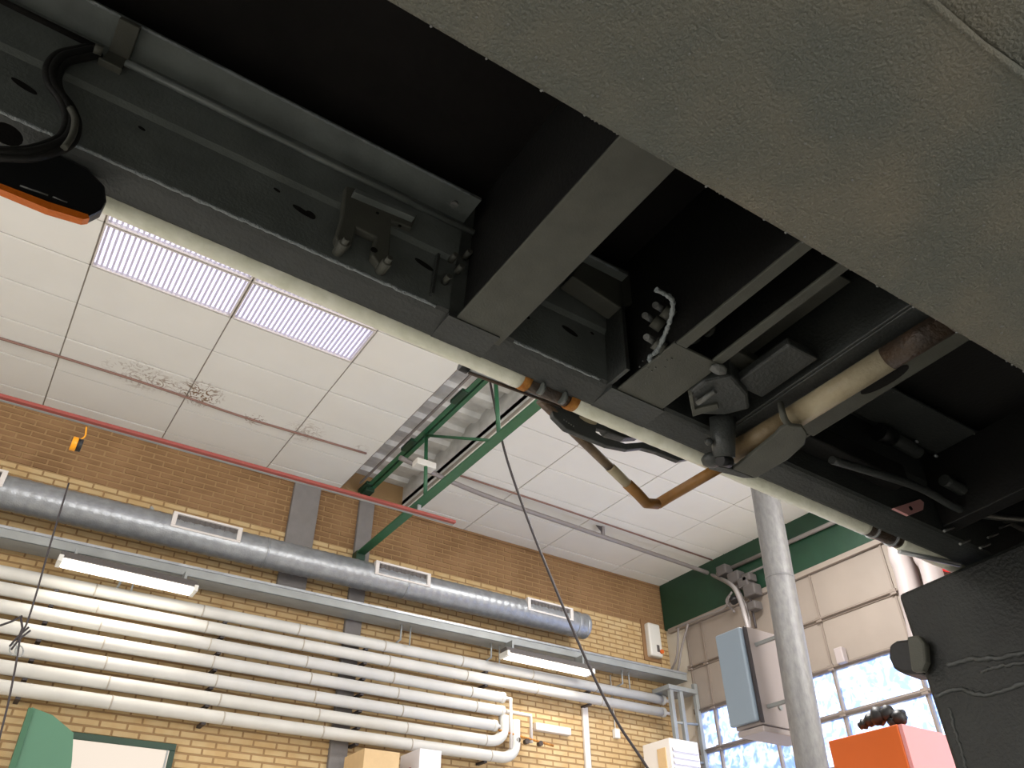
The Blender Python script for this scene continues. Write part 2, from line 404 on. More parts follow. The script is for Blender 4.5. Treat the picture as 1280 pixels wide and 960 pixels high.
# crane rail hung below the truss
rl = thing('hoist_rail', 'long red and grey hoist rail hanging across the brick wall under the ceiling', 'rail', (XT, 6.85, ZB - .1))
YRL = 6.84; z0 = at(0, 498, 'y', YRL).z; z1 = at(568, 655, 'y', YRL).z; x1 = at(568, 655, 'y', YRL).x; x0 = at(0, 498, 'y', YRL).x
sl = (z1 - z0) / (x1 - x0)
def railbox(ya, yb, za, zb, b=None):
    b = b or B(); xa = -4.0; za0 = z0 + sl * (xa - x0)
    vs = [(xa, ya, za0 + za), (xa, yb, za0 + za), (xa, yb, za0 + zb), (xa, ya, za0 + zb), (x1, ya, z1 + za), (x1, yb, z1 + za), (x1, yb, z1 + zb), (x1, ya, z1 + zb)]
    return b.add(vs, [(0, 1, 2, 3), (4, 7, 6, 5), (0, 4, 5, 1), (1, 5, 6, 2), (2, 6, 7, 3), (3, 7, 4, 0)])
railbox(YRL - .035, YRL + .012, 0, .03).build('red_flange', M['red_paint'], rl, bevel=.002)
railbox(YRL + .012, YRL + .045, -.002, .03).build('grey_flange', M['tray'], rl, bevel=.002)
b = B()
for xx in (XT, -2.6):
    B().box((xx - .02, YRL - .02, z1 + .02), (xx + .02, YRL + .0, ZB if xx == XT else ZC)).build('hanger', M['tray'], rl)
# trolley
q = at(97, 556, 'y', YRL)
tl = thing('trolley_pulley', 'small yellow and black pulley hanging from the red hoist rail', 'pulley', (q.x, q.y, q.z))
B().tube([q + Vector((-.05, 0, 0)), q + Vector((-.005, 0, 0))], .062, 20).build('wheel', M['yellow_paint'], tl, bevel=.006)
B().tube([q + Vector((-.005, 0, 0)), q + Vector((.035, 0, 0))], .056, 20).build('housing', M['black_rubber'], tl, bevel=.006)
B().tube(bez([q + Vector((0, 0, .05)), q + Vector((.03, 0, .1)), at(108, 534, 'y', YRL)]), .007, 8).build('hook', M['yellow_paint'], tl)

# ================================================================== DUCT
YD = 8.1; rD = .162
dA = Vector((-3.5, YD, 3.675 + CZ)); dB = Vector((6.62, YD, 3.775 + CZ))
def dpt(x): return dA.lerp(dB, (x - dA.x) / (dB.x - dA.x))
du = thing('air_duct', 'round galvanised spiral air duct along the brick wall with grille outlets', 'duct', (1.5, YD, dA.z - .2))
pts = []; nseg = 300
B().tube([dA.lerp(dB, i / nseg) for i in range(nseg + 1)], rD, 32, r_fn=lambda i: rD + (.005 if i % 3 == 0 else 0)).build('duct_pipe', M['duct'], du)
B().tube([dpt(6.46), dpt(6.5), dpt(6.53)], rD + .008, 32).build('collar', M['duct'], du, bevel=.003)
B().tube([dpt(6.6), dpt(6.66)], rD + .006, 32).build('end_cap', M['duct'], du, bevel=.01)
for xx in (2.2, 3.9, -.6): B().tube([dpt(xx), dpt(xx + .02)], rD + .006, 32).build('joint_band', M['duct'], du)
for (xa, ya, xb, yb, side) in ((213, 655, 300, 676, 0), (468, 716, 537, 733, 0), (659, 762, 716, 776, 0), (-60, 596, 3, 608, 0)):
    A = at(xa, ya, 'y', YD - .15); Bp = at(xb, yb, 'y', YD - .15); x0_, x1_ = A.x, Bp.x
    zc = dpt((x0_ + x1_) / 2).z + .055; h = .085
    fr = B()
    yy = YD - rD - .012
    def slab(bb, xa_, xb_, za_, zb_, yf, yb_):
        bb.box((xa_, yf, za_), (xb_, yb_, zb_))
    slab(fr, x0_, x1_, zc + h - .022, zc + h, yy, yy + .06); slab(fr, x0_, x1_, zc - h, zc - h + .022, yy, yy + .06)
    slab(fr, x0_, x0_ + .045, zc - h + .022, zc + h - .022, yy, yy + .06); slab(fr, x1_ - .045, x1_, zc - h + .022, zc + h - .022, yy, yy + .06)
    f = fr.build('outlet_frame', M['vent_frame'], du, bevel=.003)
    g_ = B().box((x0_ + .045, yy + .028, zc - h + .022), (x1_ - .045, yy + .05, zc + h - .022))
    for k in range(12):
        xx = x0_ + .05 + (x1_ - x0_ - .1) * (k + .5) / 12
        g_.box((xx - .002, yy + .022, zc - h + .022), (xx + .002, yy + .028, zc + h - .022))
    g_.build('grille', M['vent_dark'], f, kind='stuff')
for xx in (.98, 4.1, 6.05, -1.2):
    q = dpt(xx); b = B()
    b.box((xx - .012, YD + .05, q.z + .1), (xx + .012, YW, q.z + .24)); b.box((xx - .012, YD - .06, q.z + rD - .012), (xx + .012, YW, q.z + rD + .012))
    b.build('bracket', M['tray'], du)
# ================================================================== CABLE TRAY
YT = 8.155
ty = lambda x: 3.255 + CZ + .008 * x
def slopebox(b, xa, xb, ya, yb, zf, za, zb):
    vs = []
    for x in (xa, xb):
        vs += [(x, ya, zf(x) + za), (x, yb, zf(x) + za), (x, yb, zf(x) + zb), (x, ya, zf(x) + zb)]
    return b.add(vs, [(0, 1, 2, 3), (4, 7, 6, 5), (0, 4, 5, 1), (1, 5, 6, 2), (2, 6, 7, 3), (3, 7, 4, 0)])
tray = thing('cable_tray', 'long grey steel cable tray on the brick wall below the round duct', 'tray', (2, YT, ty(2)))
b = B(); slopebox(b, -3.5, XE - .1, YT - .1, YT + .16, ty, 0, .01); slopebox(b, -3.5, XE - .1, YT - .1, YT - .09, ty, 0, .11); slopebox(b, -3.5, XE - .1, YT + .15, YT + .16, ty, 0, .11)
b.build('channel', M['tray'], tray, bevel=.003)
b = B(); slopebox(b, -3.5, XE - .1, YT - .112, YT - .1, ty, .09, .115); b.build('rim', M['galv'], tray)
for xx in (.9, 3.96, 5.2, 7.3):
    B().tube([(xx, YT, ty(xx)), (xx, YT, ty(xx) - .17), (xx, YW, ty(xx) - .2)], .012, 8).build('bracket', M['tray'], tray)
    B().tube([(xx + .12, YT, ty(xx)), (xx + .12, YT, ty(xx) - .22)], .009, 8).build('hanger_rod', M['tray'], tray)
for xx in (-.5, 1.2, 2.9, 4.8, 7.0):
    B().box((xx - .015, YT + .14, ty(xx) + .05), (xx + .015, YW, ty(xx) + .08)).build('bracket', M['tray'], tray)
# ================================================================== LAMPS
def lamp(ax_, ay, bx_, by, label):
    YL = 7.93; A = at(ax_, ay, 'y', YL); Bq = at(bx_, by, 'y', YL); x0_, x1_ = A.x, Bq.x
    zf = lambda x: A.z + (Bq.z - A.z) * (x - x0_) / (x1_ - x0_)
    t_ = thing('strip_lamp', label, 'lamp', ((x0_ + x1_) / 2, YL, A.z), 'fluorescent strip lamps under the cable tray')
    b = B()
    for x in (x0_, x1_):
        pass
    prof = lambda x: [(x, YL - .09, zf(x) + .03), (x, YL - .05, zf(x) + .10), (x, YL + .07, zf(x) + .10), (x, YL + .09, zf(x) + .03)]
    p0, p1 = prof(x0_), prof(x1_); b.add(p0 + p1, [(0, 1, 2, 3), (7, 6, 5, 4)] + [(i, 4 + i, 4 + (i + 1) % 4, (i + 1) % 4) for i in range(4)])
    b.build('housing', M['vent_dark'], t_, bevel=.004)
    prof = lambda x: [(x, YL - .085, zf(x) + .028), (x, YL - .07, zf(x) - .02), (x, YL + .07, zf(x) - .02), (x, YL + .085, zf(x) + .028)]
    p0, p1 = prof(x0_ + .03), prof(x1_ - .03); B().add(p0 + p1, [(0, 1, 2, 3), (7, 6, 5, 4)] + [(i, 4 + i, 4 + (i + 1) % 4, (i + 1) % 4) for i in range(4)]).build('lens', M['tube_lit'], t_, bevel=.012, label='glowing white lens')
    B().box((x0_ - .01, YL - .092, zf(x0_) - .015), (x0_ + .03, YL + .092, zf(x0_) + .05)).build('end_cap', M['white_metal'], t_, bevel=.006)
    B().box((x1_ - .03, YL - .092, zf(x1_) - .015), (x1_ + .01, YL + .092, zf(x1_) + .05)).build('end_cap', M['white_metal'], t_, bevel=.006)
    for x in (x0_ + .12, x1_ - .12): B().box((x - .012, YL - .02, zf(x) + .1), (x + .012, YL + .14, ty(x) - .002)).build('hanger', M['tray'], t_)
    area('lamp_tube_light', ((x0_ + x1_) / 2, YL, zf((x0_ + x1_) / 2) - .03), (0, 0, 0), x1_ - x0_, .12, 9, (1.0, .93, .82))
lamp(72, 703, 243, 741, 'lit white strip lamp under the tray on the left, above the white pipes')
lamp(630, 820, 738, 843, 'lit white strip lamp under the tray on the right, near the duct end')
# ================================================================== WHITE PIPES
YP = 8.255; rP = .061
zl = [v + CZ for v in (3.016, 2.868, 2.713, 2.544, 2.369, 2.203, 2.041)]
zr = [v + CZ for v in (3.064, 2.899, 2.706, 2.556, 2.375, 2.198, 2.039)]
def pz(i, x): return zl[i] + (zr[i] - zl[i]) * (x - 0) / 8.1
ends = [8.14, 8.12, 5.47, 5.46, 5.36, 5.5, 5.66]
names = ['topmost of the seven white pipes, passing right under both strip lamps', 'second white pipe from the top, ending with the topmost at the corner', 'third white pipe from the top, first of the short ones', 'fourth white pipe from the top, with a thin branch at its end', 'fifth white pipe from the top, the shortest one', 'sixth white pipe from the top, turning up at its end', 'lowest white pipe, with the rightmost upward elbow']
for i in range(7):
    e = ends[i]
    t_ = thing('heating_pipe', names[i], 'pipe', (2, YP, pz(i, 2) - rP), 'insulated white pipes along the brick wall')
    path = [(-3.5, YP, pz(i, -3.5)), (e - .06, YP, pz(i, e))]
    if i >= 5:
        h = (.14 if i == 5 else .27)
        path = [path[0], (e - .25, YP, pz(i, e))] + [(e - .25 + .2 * math.sin(a), YP, pz(i, e) + .2 * (1 - math.cos(a)) * .8) for a in [PI / 2 * k / 6 for k in range(1, 7)]] + [(e - .05, YP, pz(i, e) + .16 + h)]
    B().tube(path, rP, 20).build('insulation', M['pipe_white'], t_)
    x = -1.35 + .07 * i
    while x < e - .3:
        B().tube([(x, YP, pz(i, x)), (x + .012, YP, pz(i, x))], rP + .003, 20).build('seam_band', M['seam'], t_); x += 1.03
    if i < 5:
        B().tube([(e - .07, YP, pz(i, e)), (e - .02, YP, pz(i, e))], rP + .004, 20).build('end_cap', M['pipe_white'], t_, bevel=.006)
        B().tube([(e - .02, YP, pz(i, e)), (e + .09, YP, pz(i, e))], .022, 10).build('pipe_stub', M['vent_frame'], t_)
    x = -1.2
    while x < e - .4:
        B().box((x - .02, YP, pz(i, x) - .08), (x + .02, YW - .018, pz(i, x) - .055)).build('bracket', M['cable'], t_); x += 1.6
mf = thing('pipe_manifold', 'thin upright branch pipes with brass valves at the ends of the short pipes', 'pipes', (5.5, YP - .1, 2.4))
B().tube([(5.53, YP - .03, pz(2, 5.5)), (5.53, YP - .03, pz(6, 5.5) + .1)], .02, 10).build('riser', M['vent_frame'], mf)
B().tube([(5.47, YP - .02, pz(3, 5.5)), (5.83, YP - .02, pz(3, 5.5)), (5.83, YP - .02, pz(5, 5.5) + .04)], .022, 10).build('riser', M['vent_frame'], mf)
B().tube([(5.36, YP - .03, pz(4, 5.5) - .05), (6.15, YP - .03, pz(4, 5.5) - .13)], .014, 8).build('valve_rod', M['rust'], mf)
for x in (5.62, 5.75, 5.95): B().tube([(x, YP - .06, pz(4, 5.5) - .13), (x, YP, pz(4, 5.5) - .13)], .03, 12).build('valve', M['rusty_brown'], mf)
# ================================================================== WALL FITTINGS
q0 = at(810, 777, 'y', YW - .12); q1 = at(834, 825, 'y', YW - .12)
hx = thing('wall_heater', 'white wall box with an orange knob high in the corner', 'box', (q0.x, YW - .06, q1.z))
B().box((q0.x, YW - .12, q1.z + .02), (q1.x - .06, YW - .012, q0.z)).build('casing', M['white_metal'], hx, bevel=.03, seg=4)
B().box((q0.x - .06, YW - .03, q1.z - .03), (q1.x - .02, YW - .01, q0.z + .06)).build('back_plate', M['brick_brown'], hx)
B().tube([(q1.x - .1, YW - .12, q1.z + .1), (q1.x - .1, YW - .15, q1.z + .1)], .03, 14).build('knob', M['orange'], hx)
B().box((q0.x + .12, YW - .125, q1.z + .09), (q0.x + .17, YW - .118, q1.z + .19)).build('switch', M['vent_dark'], hx)
q0 = at(668, 903, 'y', YW - .05); q1 = at(712, 918, 'y', YW - .05)
b = B().box((q0.x, YW - .09, q1.z - .02), (q1.x, YW - .012, q1.z + .07)); b.build('wall_lamp', M['vent_frame'], bevel=.01, label='small unlit pale batten lamp on the brick wall beside the upright conduit', cat='lamp')
q0 = at(727, 882, 'y', YW - .03)
B().box((q0.x, YW - .05, 0), (q0.x + .09, YW - .012, pz(1, 6.8) - .06)).build('wall_conduit', M['vent_frame'], bevel=.006, label='white upright cable duct on the brick wall below the two long pipes', cat='conduit')
q0 = at(771, 921, 'y', YW - .05); sk = thing('wall_switch', 'small white switch hanging on a thin cord below the long pipes', 'switch', q0)
B().box((q0.x - .04, YW - .07, q0.z - .02), (q0.x + .05, YW - .012, q0.z + .1)).build('switch_box', M['white_metal'], sk, bevel=.008)
B().tube([(q0.x, YW - .03, q0.z + .1), (q0.x - .01, YW - .03, q0.z + .8)], .008, 6).build('cord', M['white_metal'], sk)
# cartons on a locker
def pbox(px0, py0, pxl, pxr, Y, depth, ztop=None):
    c = at(px0, py0, 'y', Y); l = at(pxl[0], pxl[1], 'x', c.x); r = at(pxr[0], pxr[1], 'y', Y)
    return c, l, r
c, l, r = pbox(456, 935, (431, 945), (500, 940), 7.75, 0)
zsh = c.z - .42
B().box((c.x, c.y, zsh), (r.x, min(l.y, YW - .05), c.z)).build('cardboard_box', M['cardboard'], bevel=.004, label='plain brown cardboard box on the locker left of the white carton', cat='box')
xs0 = c.x
c2, l2, r2 = pbox(525, 935, (501, 941), (552, 937), 7.75, 0)
wc = thing('white_carton', 'white carton with a red print beside the brown cardboard box', 'box', (c2.x, c2.y, zsh))
B().box((c2.x, c2.y, zsh), (r2.x, min(l2.y, YW - .05), c2.z)).build('carton', M['carton_white'], wc, bevel=.004)
B().tube([(c2.x - .002, c2.y + .2, c2.z - .22), (c2.x + .002, c2.y + .2, c2.z - .22)], .07, 16).build('red_mark', M['red_print'], wc)
lk = thing('locker', 'grey steel locker that carries the cartons at the brick wall', 'locker', (c.x, 8, 0))
B().box((xs0 - .15, 7.7, 0), (r2.x + .2, YW - .02, zsh)).build('body', M['tray'], lk, bevel=.006)
for k in range(3):
    w_ = (r2.x + .2 - xs0 + .15) / 3; B().box((xs0 - .14 + w_ * k, 7.685, .08), (xs0 - .16 + w_ * (k + 1), 7.7, zsh - .03)).build('door', M['vent_frame'], lk, bevel=.004)
# green gate leaf and lit opening bottom left
YGp = 8.1
gl = thing('green_panel', 'green upright panel with a slanted top edge at the lower left corner', 'panel', at(37, 960, 'y', YGp))
pts = [at(*q, 'y', YGp) for q in ((40, 884), (66, 894), (92, 916), (90, 950), (82, 1010), (0, 1010))]
B().prism(pts, (0, .02, 0)).build('panel_sheet', M['green_pale'], gl)
pts = [at(*q, 'y', YGp - .02) for q in ((36, 884), (43, 886), (4, 1010), (-6, 1010))]
B().prism(pts, (0, .05, 0)).build('edge_strip', M['green'], gl, bevel=.003)
q0 = at(90, 921, 'y', YW - .03); q1 = at(219, 937, 'y', YW - .03); zt = q0.z + .04
win = B().box((q0.x - .05, YW - .05, zt - .06), (q1.x, YW + .0, zt)).box((q1.x - .05, YW - .05, .4), (q1.x, YW, zt - .06)).box((q0.x - .05, YW - .05, .4), (q0.x, YW, zt - .06)).build('window_1', M['green_dark'], kind='structure', bevel=.004)
B().box((q0.x, YW - .035, .4), (q1.x - .05, YW - .02, zt - .06)).build('pane', M['pane_lit'], win, label='warmly lit frosted pane')
B().box((q1.x - .075, YW - .047, .4), (q1.x - .06, YW - .03, zt - .06)).build('window_frame', M['tray'], win)

# ================================================================== CORNER: rack, louvred cabinet
c = at(836, 922, 'y', 7.72); l = at(803, 931, 'x', c.x); r = at(872, 930, 'y', 7.72)
cb = thing('louvred_cabinet', 'white cabinet with louvred front standing in the corner below the grey posts', 'cabinet', (c.x, 7.72, 0))
B().box((c.x, 7.72, .1), (r.x, min(l.y, YW - .05), c.z)).build('casing', M['cabinet'], cb, bevel=.006)
B().box((c.x - .012, 7.8, .3), (c.x, 7.95, c.z - .1)).build('side_panel', M['cardboard'], cb)
for k in range(16): B().add([(c.x + .03, 7.715, c.z - .1 - .075 * k), (r.x - .03, 7.715, c.z - .1 - .075 * k), (r.x - .03, 7.69, c.z - .15 - .075 * k), (c.x + .03, 7.69, c.z - .15 - .075 * k), (c.x + .03, 7.72, c.z - .16 - .075 * k), (r.x - .03, 7.72, c.z - .16 - .075 * k)], [(0, 1, 2, 3), (3, 2, 5, 4)]).build('louvre', M['carton_white'], cb)
rk = thing('post_rack', 'grey steel posts and rungs in the corner above the louvred cabinet', 'rack', (8.1, 8.0, 0))
for (a, b_) in (((838, 860), (843, 925)), ((850, 862), (862, 930)), ((868, 855), (885, 965))):
    A = at(*a, 'y', 7.98); Bq = at(*b_, 'y', 7.98); B().box((A.x - .03, 7.96, c.z if a[0] < 860 else 0), (A.x + .03, 8.02, A.z)).build('post', M['tray'], rk, bevel=.005)
A = at(838, 862, 'y', 7.98); C = at(868, 858, 'y', 7.98)
for zz in (0, -.42, -.9): B().tube([(A.x, 7.99, A.z + zz), (C.x, 7.99, A.z + zz + .03)], .018, 8).build('rung', M['tray'], rk)
B().box((A.x - .06, 7.94, A.z), (XE - .06, 8.28, A.z + .06)).build('shelf_plate', M['tray'], rk, bevel=.004)

# ================================================================== POLE AND CONTROL BOX
XPp = 4.5
pa = at(957, 620, 'x', XPp); pb_ = at(1012, 940, 'x', XPp)
dirp = (pb_ - pa).normalized(); rp = 16.4 / F * R[2].dot(Vector((pa.x, pa.y, pa.z - CZ)))
foot = pa + dirp * (pa.z / -dirp.z)
pl_ = thing('steel_pole', 'galvanised round steel pole in front of the end wall, rising behind the trailer', 'pole', foot)
topp = pa - dirp * ((ZC - pa.z) / -dirp.z)
B().tube([foot, topp], rp, 28).build('tube', M['galv_pole'], pl_)
B().tube([foot, foot + Vector((0, 0, .03))], rp * 1.9, 28).build('base_plate', M['galv_pole'], pl_, bevel=.005)
q = pa.lerp(pb_, .36); B().tube([q, q + dirp * .012], rp + .002, 28).build('weld_ring', M['galv_pole'], pl_)
XB = 4.42
c0 = at(934, 781, 'x', XB); c1 = at(951, 906, 'x', XB); c0.y = c1.y = (c0.y + c1.y) / 2
ly = at(901, 800, 'x', XB).y; xr = XB + .42
bx = thing('control_box', 'blue-grey electrical control box mounted on the left of the galvanised pole', 'box', (4.3, c0.y, c1.z))
B().box((XB, c0.y, c1.z), (xr, ly, c0.z)).build('body', M['boxpink'], bx, bevel=.008)
B().box((XB - .05, c0.y + .012, c1.z + .02), (XB - .005, ly + .01, c0.z - .01)).build('door', M['boxgrey'], bx, bevel=.014, seg=3)
B().box((XB - .02, c0.y - .006, c1.z + .01), (XB + .01, c0.y + .006, c0.z - .01)).build('door_seal', M['cable'], bx)
B().box((XB - .03, c0.y - .02, c1.z - .05), (xr + .04, ly - .03, c1.z - .012)).build('bottom_tray', M['boxpink'], bx, bevel=.01)
B().tube([(XB + .2, c0.y - .012, c1.z + .13), (XB + .2, c0.y, c1.z + .13)], .018, 12).build('lock', M['tray'], bx)
mid = foot + (topp - foot) * ((c1.z - .1) / (topp.z - foot.z))
for zz in (c1.z + .12, c0.z - .12):
    m_ = foot + (topp - foot) * (zz / (topp.z - foot.z)); B().box((m_.x - .012, m_.y, zz - .012), (m_.x + .012, c0.y + .02, zz + .012)).build('mounting_arm', M['tray'], bx, bevel=.003)
sb = at(1050, 818, 'x', XE - .1)
B().box((XE - .12, sb.y - .05, sb.z - .1), (XE - .03, sb.y + .06, sb.z + .08)).build('sensor_box', M['boxpink'], bevel=.01, label='small pinkish grey box on the gate panels just right of the pole', cat='box')
# conduit from ceiling to the box, and ceiling cables
ZK = ZC - .14
pts = [at(500, 572, 'z', ZK), at(600, 617, 'z', ZK), at(740, 666, 'z', ZK), at(868, 710, 'z', ZK), at(893, 720, 'z', ZK - .1), at(915, 732, 'x', 8.0), at(925, 750, 'x', 7.9), at(931, 770, 'x', 7.8), at(937, 792, 'x', 7.8)]
cd = thing('conduit_run', 'grey conduit below the ceiling tiles bending down at the green fascia', 'conduit', pts[1])
B().tube(bez(pts, 6), .03, 10).build('conduit_tube', M['conduit'], cd)
q = at(754, 670, 'z', ZK); B().box((q.x - .02, q.y - .02, ZK), (q.x + .02, q.y + .02, ZC)).build('hanger', M['conduit'], cd)
B().add([(q.x - .01, q.y - .02, ZC - .01), (q.x - .01, q.y + .02, ZC - .01), (q.x + .02, q.y, ZC - .13), (q.x - .12, q.y, ZC - .01)], [(0, 1, 2), (0, 2, 3), (1, 3, 2), (0, 3, 1)]).build('gusset', M['cable'], cd)
tg = thing('cable_cluster', 'tangle of grey cables and junction boxes in front of the green fascia', 'cables', at(925, 740, 'x', 8.3))
for (x, y, s_) in ((903, 713, .09), (918, 722, .1), (930, 728, .09), (938, 738, .1), (934, 722, .07), (941, 757, .07)):
    q = at(x, y, 'x', 8.34); B().box((8.3, q.y - s_, q.z - s_ * .8), (8.46, q.y + s_, q.z + s_ * .8))  .build('junction_box', M['vent_dark'], tg, bevel=.02)
for pl2 in (((925, 715), (935, 735), (940, 760), (945, 785)), ((912, 716), (925, 740), (935, 765), (938, 785)), ((933, 718), (955, 708), (975, 700)), ((912, 745), (905, 760), (880, 770), (845, 785)), ((860, 780), (852, 810), (848, 835), (842, 850)), ((848, 785), (846, 820), (838, 840)), ((915, 740), (908, 752), (918, 765))):
    B().tube(bez([at(x, y, 'x', 8.4) for x, y in pl2], 6), .016, 8).build('cable', M['conduit'] if pl2[0][0] != 925 else M['cable'], tg)
B().tube([at(916, 748, 'x', 8.3), at(919, 752, 'x', 8.3)], .06, 10).build('clamp', M['black_rubber'], tg)
b = B(); pts = [at(x, y, 'z', ZC - .012) for x, y in ((-60, 405), (0, 423), (95, 452), (205, 487), (297, 519), (380, 544), (458, 567))]
b.tube(bez(pts, 4), .013, 8); b.build('ceiling_cable', M['cable_brown'], label='brown cable clipped along the stained ceiling tiles on the left', cat='cable')
b = B(); b.tube([at(x, y, 'z', ZC - .012) for x, y in ((574, 594), (690, 632), (890, 700))], .012, 8); b.build('ceiling_cable', M['cable_brown'], label='thin brown cable on the ceiling tiles right of the green truss', cat='cable')
b = B(); b.tube([(XE - .08, 7.2, 4.62 + CZ), (XE - .08, 3.5, 4.55 + CZ)], .03, 8)
b.build('fascia_conduit', M['conduit'], label='grey conduit across the dark green fascia of the end wall', cat='conduit')
for (x0_, y0_, x1_, y1_, w_, lab) in ((1124, 682, 1134, 722, .12, 'left one of two grey curved hoses before the gate panels'), (1153, 682, 1165, 716, .11, 'right one of two grey hoses, next to the red spot')):
    A = at(x0_, y0_ - 60, 'x', XE - .06); C = at(x0_, y0_ + 6, 'x', XE - .25); D_ = at(x1_, y1_, 'x', XE - .25); E_ = at(x1_ + 25, y1_ + 110, 'x', XE - .25)
    B().tube(bez([A, C, D_, E_], 8), w_, 16).build('exhaust_hose', M['boxpink'], label=lab, cat='hose')
q = at(1178, 701, 'x', XE - .16); B().tube([q, q + Vector((.13, 0, 0))], .1, 16).build('alarm_lamp', emis('alarm_red', (230, 40, 40), .6), label='small red lamp beside the right grey hose', cat='lamp', bevel=.02)

# ================================================================== ORANGE MACHINE
c = at(1121, 905, 'x', 5.8); l = at(1036, 932, 'x', 5.8)
om = thing('orange_machine', 'orange and pink sheet metal machine standing in front of the bright gate panes', 'machine', (6.2, c.y, 0))
B().box((5.8, c.y, .1), (6.5, l.y, c.z)).build('front_body', M['orange'], om, bevel=.008)
prof = [(5.805, c.y - .003, .1), (6.5, c.y - .003, .1), (6.5, c.y - .003, c.z - .16), (6.42, c.y - .003, c.z - .05), (6.3, c.y - .003, c.z - .005), (5.805, c.y - .003, c.z - .005)]
B().prism(prof, (0, -.03, 0)).build('side_cover', M['pink'], om)
hd = B()
for (x, y, s_) in ((1088, 900, .05), (1098, 895, .07), (1110, 892, .06), (1124, 897, .06), (1080, 905, .04), (1118, 903, .05)):
    hd.blob(at(x, y, 'x', 6.0), s_, 8, jit=.25)
hd.tube([at(1075, 908, 'x', 6.0), at(1100, 893, 'x', 6.0), at(1130, 892, 'x', 6.0)], .03, 8)
hd.build('motor_head', M['black_rubber'], om, label='black motor with fittings on top')
# ================================================================== HANGING CABLES
q = [at(x, y, 'y', 5.4) for x, y in ((612, 474), (621, 520), (634, 575), (660, 650), (694, 735), (735, 830), (770, 900), (808, 958), (850, 1030))]
b = B(); b.tube(bez(q, 6), .012, 8); b.build('hanging_cable', M['cable'], label='long thin black cable slanting down from the truss across the lit lamp', cat='cable')
q = [at(x, y, 'y', 6.7) for x, y in ((86, 604), (72, 650), (60, 690), (46, 740), (34, 778), (26, 795), (20, 830), (10, 880), (0, 920), (-14, 980))]
hc = thing('knotted_rope', 'dark knotted cord hanging in front of the white pipes on the far left', 'rope', q[0])
B().tube(bez(q, 6), .007, 8).build('cord', M['cable'], hc)
for a in (((0, 782), (14, 777), (28, 770)), ((12, 808), (22, 796), (36, 784)), ((14, 812), (24, 799), (38, 788)), ((26, 772), (28, 785), (22, 800))): B().tube([at(x, y, 'y', 6.7) for x, y in a], .008, 6).build('knot', M['cable'], hc)
for (cx_, cy_) in ((17, 812), (24, 814)):
    B().tube([at(cx_ + 5 * math.cos(t_), cy_ + 7 * math.sin(t_), 'y', 6.7) for t_ in [k * 2 * PI / 14 for k in range(15)]], .005, 6).build('loop', M['tray'], hc)

# ================================================================== CEILING LUMINAIRES
for k, (xa, xb, ya, yb, lab) in enumerate(((-.322, .895, 5.347, 5.917, 'left louvred ceiling light nearest the brick wall'), (.895, 2.105, 5.347, 5.917, 'right louvred ceiling light nearest the brick wall'),
                                          (-.322, .895, 4.78, 5.347, 'left louvred ceiling light mostly behind the pale trailer edge'), (.895, 2.105, 4.78, 5.347, 'right louvred ceiling light mostly behind the pale trailer edge'))):
    t_ = thing('louvre_light', lab, 'ceiling light', ((xa + xb) / 2, (ya + yb) / 2, ZC), 'louvred lights in the tiled ceiling')
    B().box((xa + .01, ya + .01, ZC + .035), (xb - .01, yb - .01, ZC + .045)).build('diffuser', M['diffuser'], t_)
    b = B(); s_ = 28
    for i in range(s_):
        x = xa + .02 + (xb - xa - .04) * (i + .5) / s_; b.box((x - .009, ya + .012, ZC + .012), (x + .009, yb - .012, ZC + .03))
    b.build('louvre_blades', M['slat'], t_, kind='stuff')
    B().box((xa + .008, ya + .008, ZC - .004), (xa + .02, yb - .008, ZC + .04)).box((xb - .02, ya + .008, ZC - .004), (xb - .008, yb - .008, ZC + .04)).box((xa + .02, ya + .008, ZC - .004), (xb - .02, ya + .018, ZC + .04)).box((xa + .02, yb - .018, ZC - .004), (xb - .02, yb - .008, ZC + .04)).build('frame', M['vent_frame'], t_)

# ================================================================== OUTDOORS
B().box((XE + .3, -10, -.3), (XE + 14, 20, -.2)).build('ground', M['snow_tree'], kind='structure')
for (x, y, h) in ((13.5, 11.0, 4.2), (15.5, 15.6, 4.6), (13, 6.6, 3.2)):
    t_ = thing('frosted_tree', {4.2: 'tall frosted tree outside the gate panes left of the pole', 4.6: 'tallest frosted tree, far left outside the gate', 3.2: 'low frosted tree outside behind the orange machine'}[h], 'tree', (x, y, -.2))
    B().tube([(x, y, -.2), (x, y, h * .6)], .12, 8).build('trunk', M['rusty_brown'], t_)
    b = B(); rg = random.Random(int(x * 10))
    for k in range(60):
        b.blob((x + rg.gauss(0, .55), y + rg.gauss(0, .55), h * .35 + rg.random() * h * .65), rg.uniform(.12, .35), 6, jit=.6)
    b.build('crown', M['snow_tree'], t_, kind='stuff')

# ================================================================== TRAILER
DU = Vector((.9933, -.0695, -.0917)).normalized()
DV = Vector((-.0257, .998, -.0585)).normalized()
DN = DU.cross(DV).normalized()
TM = Matrix((DU, DV, DN)).transposed(); TI = TM.inverted()
def TR(q): 
    p_ = TM @ Vector(q); return Vector((p_.x, p_.y, p_.z + CZ))
def ta(x, y, ax, v):
    d = TI @ px(x, y); return d * (v / d['uvw'.index(ax)])
T = lambda: B(TR)
U0, U1 = -2.2, 4.2
trl = thing('trailer_chassis', 'black undercoated underside of a semi-trailer frame seen from below', 'trailer', TR((1, 0, 1.3)))
dk = T().box((U0, -1.75, 1.33), (U1, .92, 1.39)).build('deck_floor', M['deck_board'], trl)
